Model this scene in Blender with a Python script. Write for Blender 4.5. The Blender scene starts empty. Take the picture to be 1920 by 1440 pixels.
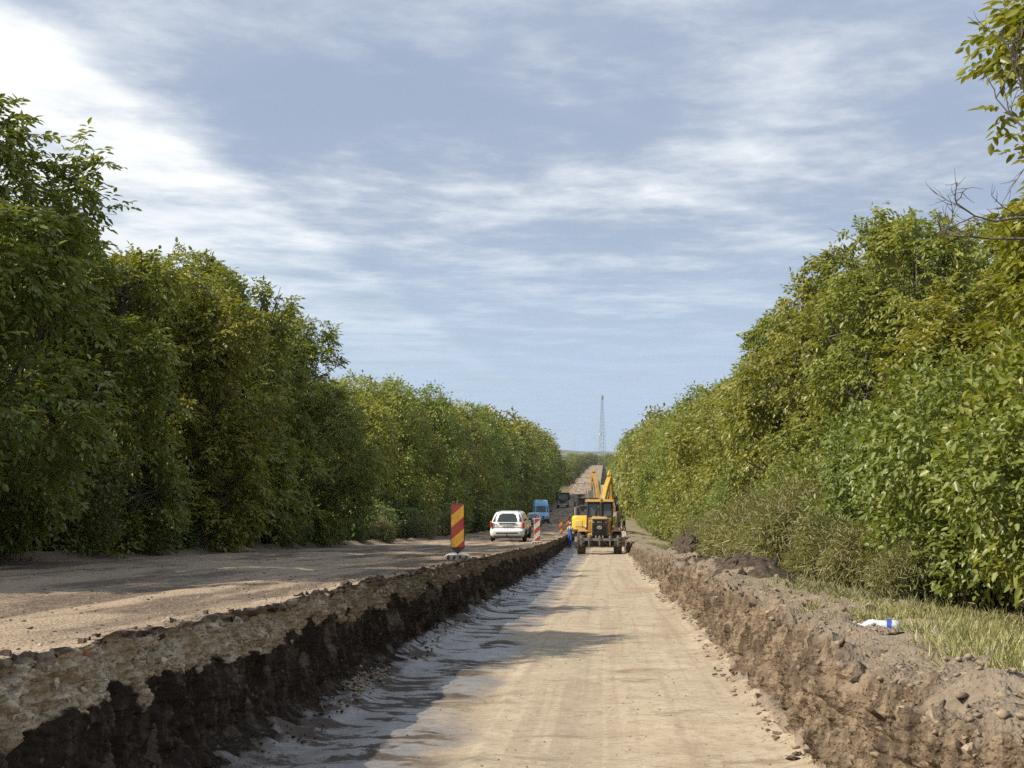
import bpy, math, random
import numpy as np
from mathutils import Vector, Matrix
S = bpy.context.scene
COL = S.collection
R = math.radians
# ---------------------------------------------------------------- camera, sky, sun, exposure
FPX, CX, HY = 2600.0, 1135.0, 855.0          # focal length, axis column and horizon row in photo pixels
cam_d = bpy.data.cameras.new('camera')
cam = bpy.data.objects.new('camera', cam_d)
COL.objects.link(cam)
cam.location = (0, 0, 0)
cam.rotation_euler = (R(90), 0, 0)
cam_d.sensor_width = 36
cam_d.lens = 36 * FPX / 1920
cam_d.shift_x = -(CX - 960) / 1920
cam_d.shift_y = (HY - 720) / 1920
cam_d.clip_start = 0.05
cam_d.clip_end = 30000
S.camera = cam
SUN_EL, SUN_AZ = 42.0, 201.0                  # azimuth of the sun seen from above, counter-clockwise from +X
sun_dir = Vector((math.cos(R(SUN_EL)) * math.cos(R(SUN_AZ)), math.cos(R(SUN_EL)) * math.sin(R(SUN_AZ)), math.sin(R(SUN_EL))))
sl = bpy.data.lights.new('sun', 'SUN')
sl.energy = 4.5
sl.angle = R(0.53)
sl.color = (1.0, 0.90, 0.74)
sun = bpy.data.objects.new('sun', sl)
COL.objects.link(sun)
sun.rotation_euler = sun_dir.to_track_quat('Z', 'Y').to_euler()
S.view_settings.view_transform = 'Standard'
S.view_settings.look = 'None'
S.view_settings.exposure = 0.36
S.view_settings.gamma = 1.0
S.view_settings.use_curve_mapping = False
try:
    S.cycles.use_denoising = False
    S.cycles.sample_clamp_indirect = 2.0
    S.cycles.sample_clamp_direct = 3.0
    S.cycles.max_bounces = 4
    S.cycles.diffuse_bounces = 2
    S.cycles.glossy_bounces = 2
    S.cycles.transmission_bounces = 4
    S.cycles.transparent_max_bounces = 6
    S.cycles.volume_bounces = 0
    S.cycles.caustics_reflective = False
    S.cycles.caustics_refractive = False
except Exception:
    pass


class NT:
    """small helper to write node trees"""
    def __init__(s, tree):
        s.t = tree
    def node(s, kind, **kw):
        n = s.t.nodes.new(kind)
        for k, v in kw.items():
            setattr(n, k, v)
        return n
    def put(s, sock, v):
        if isinstance(v, bpy.types.NodeSocket):
            s.t.links.new(v, sock)
        elif v is not None:
            if hasattr(sock, 'default_value'):
                try:
                    sock.default_value = v
                except Exception:
                    sock.default_value = (*v, 1) if len(v) == 3 else v
    def math(s, op, a, b=None, c=None, clamp=False):
        n = s.node('ShaderNodeMath', operation=op, use_clamp=clamp)
        s.put(n.inputs[0], a); s.put(n.inputs[1], b)
        if c is not None: s.put(n.inputs[2], c)
        return n.outputs[0]
    def coord(s, which='Object'):
        return s.node('ShaderNodeTexCoord').outputs[which]
    def pos(s):
        return s.node('ShaderNodeNewGeometry').outputs['Position']
    def mapping(s, v, scale=(1, 1, 1), loc=(0, 0, 0), rot=(0, 0, 0)):
        n = s.node('ShaderNodeMapping')
        s.put(n.inputs['Vector'], v)
        n.inputs['Scale'].default_value = scale
        n.inputs['Location'].default_value = loc
        n.inputs['Rotation'].default_value = rot
        return n.outputs[0]
    def noise(s, v, scale=5, detail=4, rough=.55, dist=0.0, col=False):
        n = s.node('ShaderNodeTexNoise')
        s.put(n.inputs['Vector'], v)
        n.inputs['Scale'].default_value = scale
        n.inputs['Detail'].default_value = detail
        n.inputs['Roughness'].default_value = rough
        n.inputs['Distortion'].default_value = dist
        return n.outputs['Color' if col else 'Fac']
    def voro(s, v, scale=5, feature='F1', out='Distance'):
        n = s.node('ShaderNodeTexVoronoi', feature=feature)
        s.put(n.inputs['Vector'], v)
        n.inputs['Scale'].default_value = scale
        return n.outputs[out]
    def ramp(s, fac, stops, interp='LINEAR'):
        n = s.node('ShaderNodeValToRGB')
        n.color_ramp.interpolation = interp
        e = n.color_ramp.elements
        while len(e) < len(stops): e.new(0.5)
        for i, (p, c) in enumerate(stops):
            e[i].position = p
            e[i].color = (c, c, c, 1) if not hasattr(c, '__len__') else (*c, 1)
        s.put(n.inputs['Fac'], fac)
        return n.outputs['Color']
    def step(s, v, a, b):
        n = s.node('ShaderNodeMapRange', interpolation_type='SMOOTHSTEP')
        s.put(n.inputs['Value'], v)
        n.inputs['From Min'].default_value = a; n.inputs['From Max'].default_value = b
        return n.outputs['Result']
    def mix(s, fac, a, b, blend='MIX'):
        n = s.node('ShaderNodeMix', data_type='RGBA', blend_type=blend)
        s.put(n.inputs[0], fac)
        for sock, v in ((n.inputs[6], a), (n.inputs[7], b)):
            s.put(sock, (*v, 1) if (hasattr(v, '__len__') and len(v) == 3) else v)
        return n.outputs[2]
    def xyz(s, v):
        n = s.node('ShaderNodeSeparateXYZ'); s.put(n.inputs[0], v); return n.outputs
    def comb(s, x, y, z):
        n = s.node('ShaderNodeCombineXYZ')
        for i, v in enumerate((x, y, z)): s.put(n.inputs[i], v)
        return n.outputs[0]
    def attr(s, name, kind='GEOMETRY', out='Fac'):
        return s.node('ShaderNodeAttribute', attribute_name=name, attribute_type=kind).outputs[out]
    def bump(s, h, strength=.5, dist=.02, normal=None):
        n = s.node('ShaderNodeBump')
        n.inputs['Strength'].default_value = strength
        n.inputs['Distance'].default_value = dist
        s.put(n.inputs['Height'], h)
        if normal is not None: s.put(n.inputs['Normal'], normal)
        return n.outputs[0]


# world: physical sky behind a deck of broken altocumulus laid out on a plane overhead
w = bpy.data.worlds.new('World'); S.world = w
w.use_nodes = True
w.node_tree.nodes.clear()
k = NT(w.node_tree)
sky = k.node('ShaderNodeTexSky', sky_type='NISHITA')
sky.sun_disc = False
sky.sun_elevation = R(SUN_EL)
sky.sun_rotation = math.atan2(sun_dir.x, sun_dir.y)
sky.air_density = 1.0; sky.dust_density = 1.6; sky.altitude = 200
dx, dy, dz = k.xyz(k.coord('Generated'))[:3]
zc = k.math('MAXIMUM', dz, 0.012)
u = k.math('DIVIDE', dx, zc); v = k.math('DIVIDE', dy, zc)
vv = k.math('MULTIPLY', v, 0.8)
uv = k.comb(u, vv, 0)
big = k.noise(k.mapping(uv, loc=(3.1, 0.35, 0)), 1.0, 3, .5, .3)
med = k.noise(k.mapping(uv, loc=(0.4, 7.3, 0)), 2.9, 8, .60, .18)
fine = k.noise(k.mapping(uv, loc=(5.4, 1.3, 0)), 8.0, 6, .6, .2)
# long edge of the brighter, broken deck on the sun's side
edge_n = k.noise(k.mapping(uv, loc=(1.4, 2.1, 0)), 1.6, 4, .55)
eu = k.math('ADD', u, k.math('MULTIPLY', k.math('SUBTRACT', edge_n, .5), .30))
west = k.step(eu, -1.18, -1.42)
deck = k.math('ADD', k.math('MULTIPLY', med, .52), k.math('ADD', k.math('MULTIPLY', big, .80), k.math('MULTIPLY', fine, .20)))
deck = k.math('ADD', deck, k.math('MULTIPLY', west, .23))
bright = k.step(deck, .65, 1.08)
cloud = k.mix(bright, (3.2, 3.8, 4.95), (7.2, 7.55, 7.8))
cloud = k.mix(k.step(deck, .92, 1.15), cloud, (8.5, 8.6, 8.4))
hz = k.step(dz, .20, .035)
cloud = k.mix(k.math('MULTIPLY', hz, .97), cloud, (3.9, 4.9, 6.3))
cover = k.math('ADD', k.math('MULTIPLY', k.step(big, .30, .50), .22), .74)
skyc = k.mix(cover, sky.outputs[0], cloud)
bg = k.node('ShaderNodeBackground')
k.put(bg.inputs[0], skyc); bg.inputs[1].default_value = 0.1
wo = k.node('ShaderNodeOutputWorld')
k.t.links.new(bg.outputs[0], wo.inputs[0])

HAZE = 0.8e-4
# ---------------------------------------------------------------- helpers
rng = np.random.default_rng(11)
random.seed(5)


def _h(i, j, k_, s):
    n = (i.astype(np.int64) * 374761393 + j.astype(np.int64) * 668265263 + k_.astype(np.int64) * 2147483647 + s * 974634777) & 0xFFFFFFFF
    n = ((n ^ (n >> 13)) * 1274126177) & 0xFFFFFFFF
    n = ((n ^ (n >> 16)) * 2246822519) & 0xFFFFFFFF
    return ((n ^ (n >> 15)) & 0xFFFFFF) / float(0xFFFFFF)


def vn(x, y, z=None, seed=0):
    """value noise, -1..1"""
    x = np.asarray(x, float); y = np.asarray(y, float)
    x, y = np.broadcast_arrays(x, y)
    z = np.zeros_like(x) if z is None else np.broadcast_to(np.asarray(z, float), x.shape)
    i, j, l = np.floor(x), np.floor(y), np.floor(z)
    f = [x - i, y - j, z - l]
    a, b, c = [t * t * t * (t * (t * 6 - 15) + 10) for t in f]
    r = 0
    for di in (0, 1):
        for dj in (0, 1):
            for dl in (0, 1):
                wgt = (a if di else 1 - a) * (b if dj else 1 - b) * (c if dl else 1 - c)
                r = r + wgt * _h(i + di, j + dj, l + dl, seed)
    return r * 2 - 1


def fbm(x, y, z=None, oct=4, seed=0, gain=.5):
    r, a, f = 0, 1.0, 1.0
    for o in range(oct):
        r = r + a * vn(np.asarray(x) * f, np.asarray(y) * f, None if z is None else np.asarray(z) * f, seed + o * 17)
        a *= gain; f *= 2.03
    return r


def worley(x, y, seed=0):
    """distance to nearest and second point, cell id (2-D)"""
    x, y = np.broadcast_arrays(np.asarray(x, float), np.asarray(y, float))
    i, j = np.floor(x), np.floor(y)
    z0 = np.zeros_like(i)
    f1 = np.full(x.shape, 9.0); f2 = np.full(x.shape, 9.0); cid = np.zeros(x.shape)
    for di in (-1, 0, 1):
        for dj in (-1, 0, 1):
            px = i + di + .1 + .8 * _h(i + di, j + dj, z0, seed)
            py = j + dj + .1 + .8 * _h(i + di, j + dj, z0 + 1, seed)
            d = np.hypot(px - x, py - y)
            near = d < f1
            f2 = np.where(near, f1, np.minimum(f2, d))
            cid = np.where(near, _h(i + di, j + dj, z0 + 2, seed), cid)
            f1 = np.where(near, d, f1)
    return f1, f2, cid


def sstep(v, a, b):
    t = np.clip((np.asarray(v, float) - a) / (b - a), 0, 1)
    return t * t * (3 - 2 * t)


PY = np.array([-60, 0, 26, 60, 96, 130, 168, 220, 280, 350, 500, 780, 900, 1100, 1500, 3000, 6000.])
PZ = np.array([2.7, -.52, -1.92, -3.78, -5.55, -6.95, -8.15, -8.95, -9.25, -9.05, -8.25, -6.6, -6.25, -7.2, -8.5, -9.0, -9.0])
_m = np.gradient(PZ, PY)


def zr(y):
    """height of the road surface, camera at zero"""
    y = np.asarray(y, float)
    i = np.clip(np.searchsorted(PY, y) - 1, 0, len(PY) - 2)
    h = PY[i + 1] - PY[i]; t = np.clip((y - PY[i]) / h, 0, 1)
    t2, t3 = t * t, t * t * t
    return (2 * t3 - 3 * t2 + 1) * PZ[i] + (t3 - 2 * t2 + t) * h * _m[i] + (-2 * t3 + 3 * t2) * PZ[i + 1] + (t3 - t2) * h * _m[i + 1]


def base(y): return zr(y) + .52
def floor_z(y): return base(y) - 1.39 + .80 * sstep(y, 109, 117)
def rim_z(y): return base(y) - .77 + .22 * sstep(y, 109, 117)


def P(px, py, d):
    return Vector(((px - CX) / FPX * d, d, -(py - HY) / FPX * d))


def grid_mesh(name, X, Y, Z, mat, attrs=None, smooth=True, flip=False):
    n, m = X.shape
    co = np.stack([X, Y, Z], -1).reshape(-1, 3)
    a = np.arange(n * m).reshape(n, m)
    q = np.stack([a[:-1, :-1], a[:-1, 1:], a[1:, 1:], a[1:, :-1]], -1).reshape(-1, 4)
    if flip: q = q[:, ::-1]
    o = raw_mesh(name, co, q, mat, smooth)
    for nm, arr in (attrs or {}).items():
        at = o.data.attributes.new(nm, 'FLOAT', 'POINT')
        at.data.foreach_set('value', np.ascontiguousarray(arr.reshape(-1), np.float32))
    return o


def raw_mesh(name, co, q, mat, smooth=False, parent=None):
    co = np.ascontiguousarray(co, np.float32); q = np.ascontiguousarray(q, np.int32)
    me = bpy.data.meshes.new(name)
    n, kk = q.shape
    me.vertices.add(len(co)); me.vertices.foreach_set('co', co.reshape(-1))
    me.loops.add(n * kk); me.loops.foreach_set('vertex_index', q.reshape(-1))
    me.polygons.add(n); me.polygons.foreach_set('loop_start', np.arange(0, n * kk, kk, dtype=np.int32))
    try: me.polygons.foreach_set('loop_total', np.full(n, kk, np.int32))
    except Exception: pass
    me.update(calc_edges=True)
    if smooth: me.shade_smooth()
    if mat is not None: me.materials.append(mat)
    o = bpy.data.objects.new(name, me); COL.objects.link(o)
    if parent is not None: o.parent = parent
    return o


class MB:
    """collects simple shapes and links them as one mesh object"""
    def __init__(s): s.v = []; s.f = []
    def add(s, vs, fs):
        n = len(s.v); s.v += [tuple(p) for p in vs]; s.f += [tuple(i + n for i in f) for f in fs]; return s
    def box(s, c, d, rot=None):
        vs = [Vector((x * d[0] / 2, y * d[1] / 2, z * d[2] / 2)) for x in (-1, 1) for y in (-1, 1) for z in (-1, 1)]
        if rot is not None: vs = [rot @ p for p in vs]
        vs = [p + Vector(c) for p in vs]
        return s.add(vs, [(0, 1, 3, 2), (4, 6, 7, 5), (0, 4, 5, 1), (2, 3, 7, 6), (0, 2, 6, 4), (1, 5, 7, 3)])
    def bar(s, p0, p1, w_, h_=None):
        """rectangular bar from p0 to p1"""
        p0, p1 = Vector(p0), Vector(p1); h_ = h_ or w_
        d = p1 - p0; q = d.to_track_quat('Y', 'Z').to_matrix()
        return s.box((p0 + p1) / 2, (w_, d.length, h_), q)
    def tube(s, pts, rads, n=8, cap=True):
        pts = [Vector(p) for p in pts]
        if not hasattr(rads, '__len__'): rads = [rads] * len(pts)
        b = len(s.v)
        for i, p in enumerate(pts):
            d = (pts[min(i + 1, len(pts) - 1)] - pts[max(i - 1, 0)])
            q = d.to_track_quat('Z', 'Y').to_matrix()
            for j in range(n):
                a = 2 * math.pi * j / n
                s.v.append(tuple(p + q @ Vector((rads[i] * math.cos(a), rads[i] * math.sin(a), 0))))
        for i in range(len(pts) - 1):
            for j in range(n):
                s.f.append((b + i * n + j, b + i * n + (j + 1) % n, b + (i + 1) * n + (j + 1) % n, b + (i + 1) * n + j))
        if cap:
            s.f.append(tuple(b + j for j in range(n))[::-1]); s.f.append(tuple(b + (len(pts) - 1) * n + j for j in range(n)))
        return s
    def lathe_x(s, c, prof, n=20):
        """profile of (x, radius) turned about the X axis through c"""
        b = len(s.v); c = Vector(c)
        for (x, r) in prof:
            for j in range(n):
                a = 2 * math.pi * j / n
                s.v.append((c.x + x, c.y + r * math.cos(a), c.z + r * math.sin(a)))
        for i in range(len(prof) - 1):
            for j in range(n):
                s.f.append((b + i * n + j, b + (i + 1) * n + j, b + (i + 1) * n + (j + 1) % n, b + i * n + (j + 1) % n))
        return s
    def prism(s, poly, x0, x1):
        """polygon in (y, z) extruded from x0 to x1"""
        n = len(poly)
        vs = [(x0, y, z) for y, z in poly] + [(x1, y, z) for y, z in poly]
        fs = [tuple(range(n)), tuple(range(2 * n - 1, n - 1, -1))] + [(i, i + n, (i + 1) % n + n, (i + 1) % n) for i in range(n)]
        return s.add(vs, fs)
    def rings(s, rings, cap=True):
        """loft through rings with equal point counts"""
        b = len(s.v); n = len(rings[0])
        for r in rings: s.v += [tuple(p) for p in r]
        for i in range(len(rings) - 1):
            for j in range(n):
                s.f.append((b + i * n + j, b + i * n + (j + 1) % n, b + (i + 1) * n + (j + 1) % n, b + (i + 1) * n + j))
        if cap:
            s.f.append(tuple(b + j for j in range(n))[::-1]); s.f.append(tuple(b + (len(rings) - 1) * n + j for j in range(n)))
        return s
    def build(s, name, mat, parent=None, bevel=0, angle=35, smooth=True):
        me = bpy.data.meshes.new(name); me.from_pydata(s.v, [], s.f); me.update()
        if smooth:
            me.shade_smooth()
            try: me.set_sharp_from_angle(angle=R(angle))
            except Exception: pass
        me.materials.append(mat)
        o = bpy.data.objects.new(name, me); COL.objects.link(o)
        if parent is not None: o.parent = parent
        if bevel:
            b = o.modifiers.new('edge', 'BEVEL'); b.width = bevel; b.segments = 2; b.limit_method = 'ANGLE'; b.angle_limit = R(40)
        return o


def rrect(z, yr, yf, wd, rc=.2, n=4, y_off=0):
    """rounded rectangle ring at height z, from yr to yf, width wd"""
    rc = min(rc, wd / 2 - .01, (yf - yr) / 2 - .01)
    pts = []
    for cx, cy, a0 in ((wd / 2 - rc, yf - rc, 0), (-wd / 2 + rc, yf - rc, 90), (-wd / 2 + rc, yr + rc, 180), (wd / 2 - rc, yr + rc, 270)):
        for i in range(n + 1):
            a = R(a0 + 90 * i / n)
            pts.append((cx + rc * math.cos(a), cy + rc * math.sin(a), z))
    return pts


def empty(name, loc, rz=0, label=None, cat=None, group=None):
    o = bpy.data.objects.new(name, None); COL.objects.link(o)
    o.location = loc; o.rotation_euler = (0, 0, rz); o.empty_display_size = .2
    if label: tag(o, label, cat, group)
    return o


def tag(o, label=None, cat=None, group=None, kind=None):
    if label: o['label'] = label
    if cat: o['category'] = cat
    if group: o['group'] = group
    if kind: o['kind'] = kind
    return o


def copy_tree(o, parent=None):
    c = o.copy(); COL.objects.link(c); c.parent = parent
    for ch in [x for x in bpy.data.objects if x.parent == o]:
        copy_tree(ch, c)
    return c


def new_mat(name):
    m = bpy.data.materials.new(name); m.use_nodes = True
    m.node_tree.nodes.clear()
    kk = NT(m.node_tree)
    out = kk.node('ShaderNodeOutputMaterial')
    return m, kk, out


def principled(kk, out, color, rough=.6, metal=0.0, normal=None, spec=.5, **kw):
    b = kk.node('ShaderNodeBsdfPrincipled')
    kk.put(b.inputs['Base Color'], (*color, 1) if (hasattr(color, '__len__') and len(color) == 3) else color)
    kk.put(b.inputs['Roughness'], rough); kk.put(b.inputs['Metallic'], metal)
    kk.put(b.inputs['Specular IOR Level'], spec)
    if normal is not None: kk.put(b.inputs['Normal'], normal)
    for n_, v_ in kw.items(): kk.put(b.inputs[n_], v_)
    kk.t.links.new(b.outputs[0], out.inputs['Surface'])
    return b


def paint(name, color, rough=.4, dirt=.35, dirt_col=(.20, .155, .10), metal=0, coat=0.0, scale=3.0):
    """painted or plain surface with dust on it, more of it low down and in patches"""
    m, kk, out = new_mat(name)
    c = kk.coord('Object')
    n1 = kk.noise(c, scale, 5, .6); n2 = kk.noise(c, scale * 7, 3, .6)
    fac = kk.math('MULTIPLY', kk.step(kk.math('ADD', n1, kk.math('MULTIPLY', n2, .35)), .45, .95), dirt)
    col = kk.mix(fac, color, dirt_col)
    rg = kk.math('ADD', kk.math('MULTIPLY', fac, .45), rough, clamp=True)
    principled(kk, out, col, rg, metal, **({'Coat Weight': coat} if coat else {}))
    return m
# ---------------------------------------------------------------- ground materials
def soil_tex(kk, pos):
    a = kk.noise(pos, 2.2, 6, .65); b = kk.noise(pos, 14, 5, .65); c = kk.voro(pos, 38)
    return a, b, c


# road: dusty milled surface, pale dust with darker damp earth in long tracks
m_road, kk, out = new_mat('road_dust')
pos = kk.pos(); X, Y, Z = kk.xyz(pos)[:3]
a, b, c = soil_tex(kk, pos)
track = kk.noise(kk.mapping(pos, (1.6, .12, 1)), 1.0, 4, .6)
blot = kk.noise(kk.mapping(pos, (1, .55, 1)), .55, 5, .6)
dark = kk.step(kk.math('ADD', kk.math('MULTIPLY', track, .75), kk.math('MULTIPLY', blot, .45)), .52, .68)
col = kk.mix(dark, (.37, .285, .20), (.14, .102, .074))
col = kk.mix(kk.step(b, .45, .75), col, kk.mix(.5, col, (.46, .385, .285)))
grit = kk.voro(pos, 26)
col = kk.mix(kk.step(grit, .16, .07), col, (.10, .082, .066))
col = kk.mix(kk.math('MULTIPLY', kk.step(kk.voro(pos, 17), .12, .05), .8), col, (.52, .46, .37))
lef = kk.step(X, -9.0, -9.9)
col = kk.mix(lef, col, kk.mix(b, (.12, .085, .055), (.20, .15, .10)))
h = kk.math('ADD', kk.math('MULTIPLY', a, .5), kk.math('ADD', kk.math('MULTIPLY', b, .5), kk.math('MULTIPLY', kk.step(c, .5, .1), .35)))
principled(kk, out, col, .95, normal=kk.bump(h, .9, .035), spec=.2)

# trench floor: rolled sandy sub-base with a wet strip and smears of dark earth
m_floor, kk, out = new_mat('trench_floor_earth')
pos = kk.pos(); X, Y, Z = kk.xyz(pos)[:3]
a, b, c = soil_tex(kk, pos)
st = kk.noise(kk.mapping(pos, (1.0, 1.15, 1)), 1.7, 8, .66, .35)        # smears across the run
fine = kk.noise(kk.mapping(pos, (4.2, 5.0, 1)), 2.6, 7, .74)
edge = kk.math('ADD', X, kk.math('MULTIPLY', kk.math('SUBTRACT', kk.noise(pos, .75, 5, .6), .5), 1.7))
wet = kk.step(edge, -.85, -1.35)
col = kk.mix(kk.step(a, .35, .7), (.40, .325, .228), (.48, .40, .288))
col = kk.mix(kk.math('MULTIPLY', kk.step(fine, .48, .66), .7), col, (.23, .175, .12))
col = kk.mix(kk.math('MULTIPLY', kk.step(st, .56, .68), .7), col, (.20, .145, .10))
rust = kk.step(kk.noise(kk.mapping(pos, (.5, .22, 1)), 1.6, 5, .6), .50, .66)
col = kk.mix(kk.math('MULTIPLY', kk.math('MULTIPLY', rust, kk.step(X, -.3, .7)), .55), col, (.31, .20, .115))
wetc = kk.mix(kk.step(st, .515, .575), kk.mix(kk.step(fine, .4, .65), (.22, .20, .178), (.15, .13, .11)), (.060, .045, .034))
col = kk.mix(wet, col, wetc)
bare = kk.step(kk.math('ADD', X, kk.math('MULTIPLY', kk.math('SUBTRACT', b, .5), .5)), -1.95, -2.12)
col = kk.mix(bare, col, kk.mix(b, (.055, .04, .03), (.13, .10, .075)))
chips = kk.step(kk.voro(pos, 21), .10, .045)
col = kk.mix(kk.math('MULTIPLY', chips, .7), col, (.60, .54, .44))
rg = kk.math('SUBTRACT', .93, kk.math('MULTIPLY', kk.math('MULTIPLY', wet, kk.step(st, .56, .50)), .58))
roll = kk.noise(kk.mapping(pos, (5.5, .06, 1)), 1.0, 3, .6)
col = kk.mix(kk.math('MULTIPLY', kk.step(roll, .50, .62), .28), col, (.22, .165, .115))
h = kk.math('ADD', kk.math('MULTIPLY', kk.step(st, .5, .6), .30), kk.math('ADD', kk.math('MULTIPLY', fine, .45), kk.math('MULTIPLY', b, .35)))
principled(kk, out, col, rg, normal=kk.bump(h, .75, .02), spec=.5)

# cut face on the road's side: crust, limestone base course, black earth
m_cut, kk, out = new_mat('cut_face_layers')
pos = kk.pos(); dep = kk.attr('depth'); lay = kk.attr('layer'); cid = kk.attr('cell')
b = kk.noise(pos, 22, 5, .68); g = kk.noise(pos, 70, 4, .65); big = kk.noise(pos, 3.0, 4, .6)
stone = kk.mix(kk.math('ADD', kk.math('MULTIPLY', cid, .3), kk.math('MULTIPLY', kk.step(kk.noise(pos, 9, 6, .7), .32, .68), .7)), (.30, .235, .15), (.66, .58, .45))
stone = kk.mix(kk.step(kk.noise(pos, 34, 5, .7), .36, .56), kk.mix(.75, stone, (.11, .08, .05)), stone)
stone = kk.mix(kk.math('MULTIPLY', kk.step(big, .45, .62), .55), stone, (.30, .225, .12))
run = kk.step(kk.math('ADD', kk.xyz(pos)[1], kk.math('MULTIPLY', big, 9)), 13, 24)
stone = kk.mix(kk.math('MULTIPLY', run, .72), stone, kk.mix(b, (.075, .055, .038), (.24, .19, .135)))
soil = kk.mix(b, (.010, .007, .005), (.048, .034, .023))
soil = kk.mix(kk.math('MULTIPLY', kk.step(kk.noise(kk.mapping(pos, (11, 11, 1.8)), 1.3, 5, .65), .50, .66), .6), soil, (.105, .076, .054))
soil = kk.mix(kk.math('MULTIPLY', kk.step(big, .52, .66), .7), soil, (.17, .132, .098))
soil = kk.mix(kk.math('MULTIPLY', kk.step(kk.voro(pos, 11), .16, .06), .6), soil, (.26, .21, .15))
crust = kk.mix(b, (.030, .025, .021), (.17, .14, .108))
crust = kk.mix(kk.step(kk.noise(pos, 7, 4, .6), .45, .60), crust, (.25, .20, .145))
col = kk.mix(kk.step(lay, .3, .7), crust, stone)
col = kk.mix(kk.step(kk.math('ADD', lay, kk.math('MULTIPLY', kk.math('SUBTRACT', b, .5), .5)), 1.35, 1.65), col, soil)
h = kk.math('ADD', b, kk.math('MULTIPLY', g, .5))
principled(kk, out, col, .95, normal=kk.bump(h, .8, .015), spec=.2)

# dug clay bank and verge
m_bank, kk, out = new_mat('dug_clay')
pos = kk.pos(); X, Y, Z = kk.xyz(pos)[:3]; face = kk.attr('face')
a, b, c = soil_tex(kk, pos)
g = kk.noise(pos, 55, 4, .65)
strk = kk.noise(kk.mapping(pos, (8, 8, .8)), 1.6, 5, .62)
dry = kk.mix(b, (.17, .135, .10), (.38, .315, .24))
clay = kk.mix(kk.step(strk, .36, .64), (.050, .034, .023), (.285, .215, .148))
clay = kk.mix(kk.math('MULTIPLY', kk.step(g, .48, .72), .5), clay, (.36, .285, .205))
clay = kk.mix(kk.math('MULTIPLY', kk.step(kk.noise(pos, 2.6, 5, .6), .46, .60), .6), clay, (.105, .076, .056))
col = kk.mix(face, dry, clay)
straw = kk.step(kk.math('ADD', X, kk.math('MULTIPLY', kk.math('SUBTRACT', kk.noise(pos, 1.3, 5, .65), .5), 2.0)), 1.9, 2.4)
col = kk.mix(kk.math('MULTIPLY', straw, .7), col, kk.mix(g, (.20, .165, .085), (.42, .37, .22)))
dk = kk.step(kk.noise(pos, 1.7, 5, .62), .56, .68)
col = kk.mix(kk.math('MULTIPLY', dk, .7), col, (.085, .062, .045))
h = kk.math('ADD', kk.math('MULTIPLY', b, .8), kk.math('ADD', kk.math('MULTIPLY', g, .5), kk.math('MULTIPLY', kk.step(c, .5, .1), .3)))
principled(kk, out, col, .96, normal=kk.bump(h, .85, .03), spec=.15)

m_ground, kk, out = new_mat('field_ground')
pos = kk.pos()
n1 = kk.noise(pos, .02, 5, .6); n2 = kk.noise(pos, 1.1, 5, .65)
col = kk.mix(kk.step(n1, .4, .6), (.10, .115, .035), (.20, .165, .075))
col = kk.mix(n2, kk.mix(.4, col, (.04, .05, .015)), col)
principled(kk, out, col, .95, normal=kk.bump(n2, .5, .1), spec=.15)

m_spoil, kk, out = new_mat('dark_spoil')
pos = kk.pos()
b = kk.noise(pos, 13, 5, .7); g = kk.noise(pos, 60, 3, .6)
col = kk.mix(kk.step(b, .35, .7), (.045, .033, .024), (.15, .113, .082))
principled(kk, out, col, .95, normal=kk.bump(kk.math('ADD', b, g), .8, .03), spec=.2)


def rock_mat(name, c0, c1):
    m, kk, out = new_mat(name)
    pos = kk.pos(); rnd = kk.node('ShaderNodeObjectInfo').outputs['Random']
    b = kk.noise(pos, 30, 5, .65); cell = kk.noise(pos, 3.2, 2, .5)
    f = kk.math('ADD', kk.math('MULTIPLY', b, .6), kk.math('ADD', kk.math('MULTIPLY', cell, .35), kk.math('MULTIPLY', rnd, .3)))
    col = kk.mix(kk.step(f, .3, .9), c0, c1)
    principled(kk, out, col, .93, normal=kk.bump(b, .7, .01), spec=.2)
    return m


m_lime = rock_mat('limestone', (.25, .195, .125), (.62, .55, .43))
m_clod = rock_mat('dry_clod', (.12, .085, .06), (.36, .285, .205))
m_clod_dark = rock_mat('dark_clod', (.030, .022, .016), (.115, .085, .062))
m_brick = rock_mat('broken_brick', (.20, .06, .025), (.36, .12, .05))

# ---------------------------------------------------------------- ground sheets
def spacing(y0, y1, k_, m_):
    ys = [y0]
    while ys[-1] < y1: ys.append(ys[-1] + m_ + k_ * max(ys[-1], 0))
    return np.array(ys)


def left_edge(y):
    """x of the road's broken edge above the trench"""
    e = -2.36 + .05 * vn(y * .45, 0 * y, seed=3) + .035 * vn(y * 2.6, 0 * y, seed=4) + .018 * vn(y * 9, 0 * y, seed=5)
    return e - .46 * sstep(y, 28, 95) + 1.3 * sstep(y, 109, 118)


def road_h(x, y):
    """relief of the road surface"""
    rut = -.03 * np.exp(-((x + 4.0 + .15 * vn(y * .07, 0 * y, seed=41)) / .28) ** 2) - .03 * np.exp(-((x + 5.7) / .3) ** 2) \
          - .025 * np.exp(-((x + 7.4) / .3) ** 2)
    r = zr(y) + rut + .022 * fbm(x * .6, y * .35, oct=3, seed=8) + .010 * fbm(x * 3.1, y * 2.4, oct=3, seed=9)
    berm = np.exp(-((x + 9.75) / .28) ** 2) * (.13 + .09 * fbm(x * 2.2, y * 1.1, oct=3, seed=10))
    lip = np.exp(-((x - left_edge(y)) / .18) ** 2) * (.004 + .032 * np.abs(fbm(x * 5, y * 3, oct=3, seed=12)))
    return r + np.maximum(berm, 0) + lip


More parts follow.
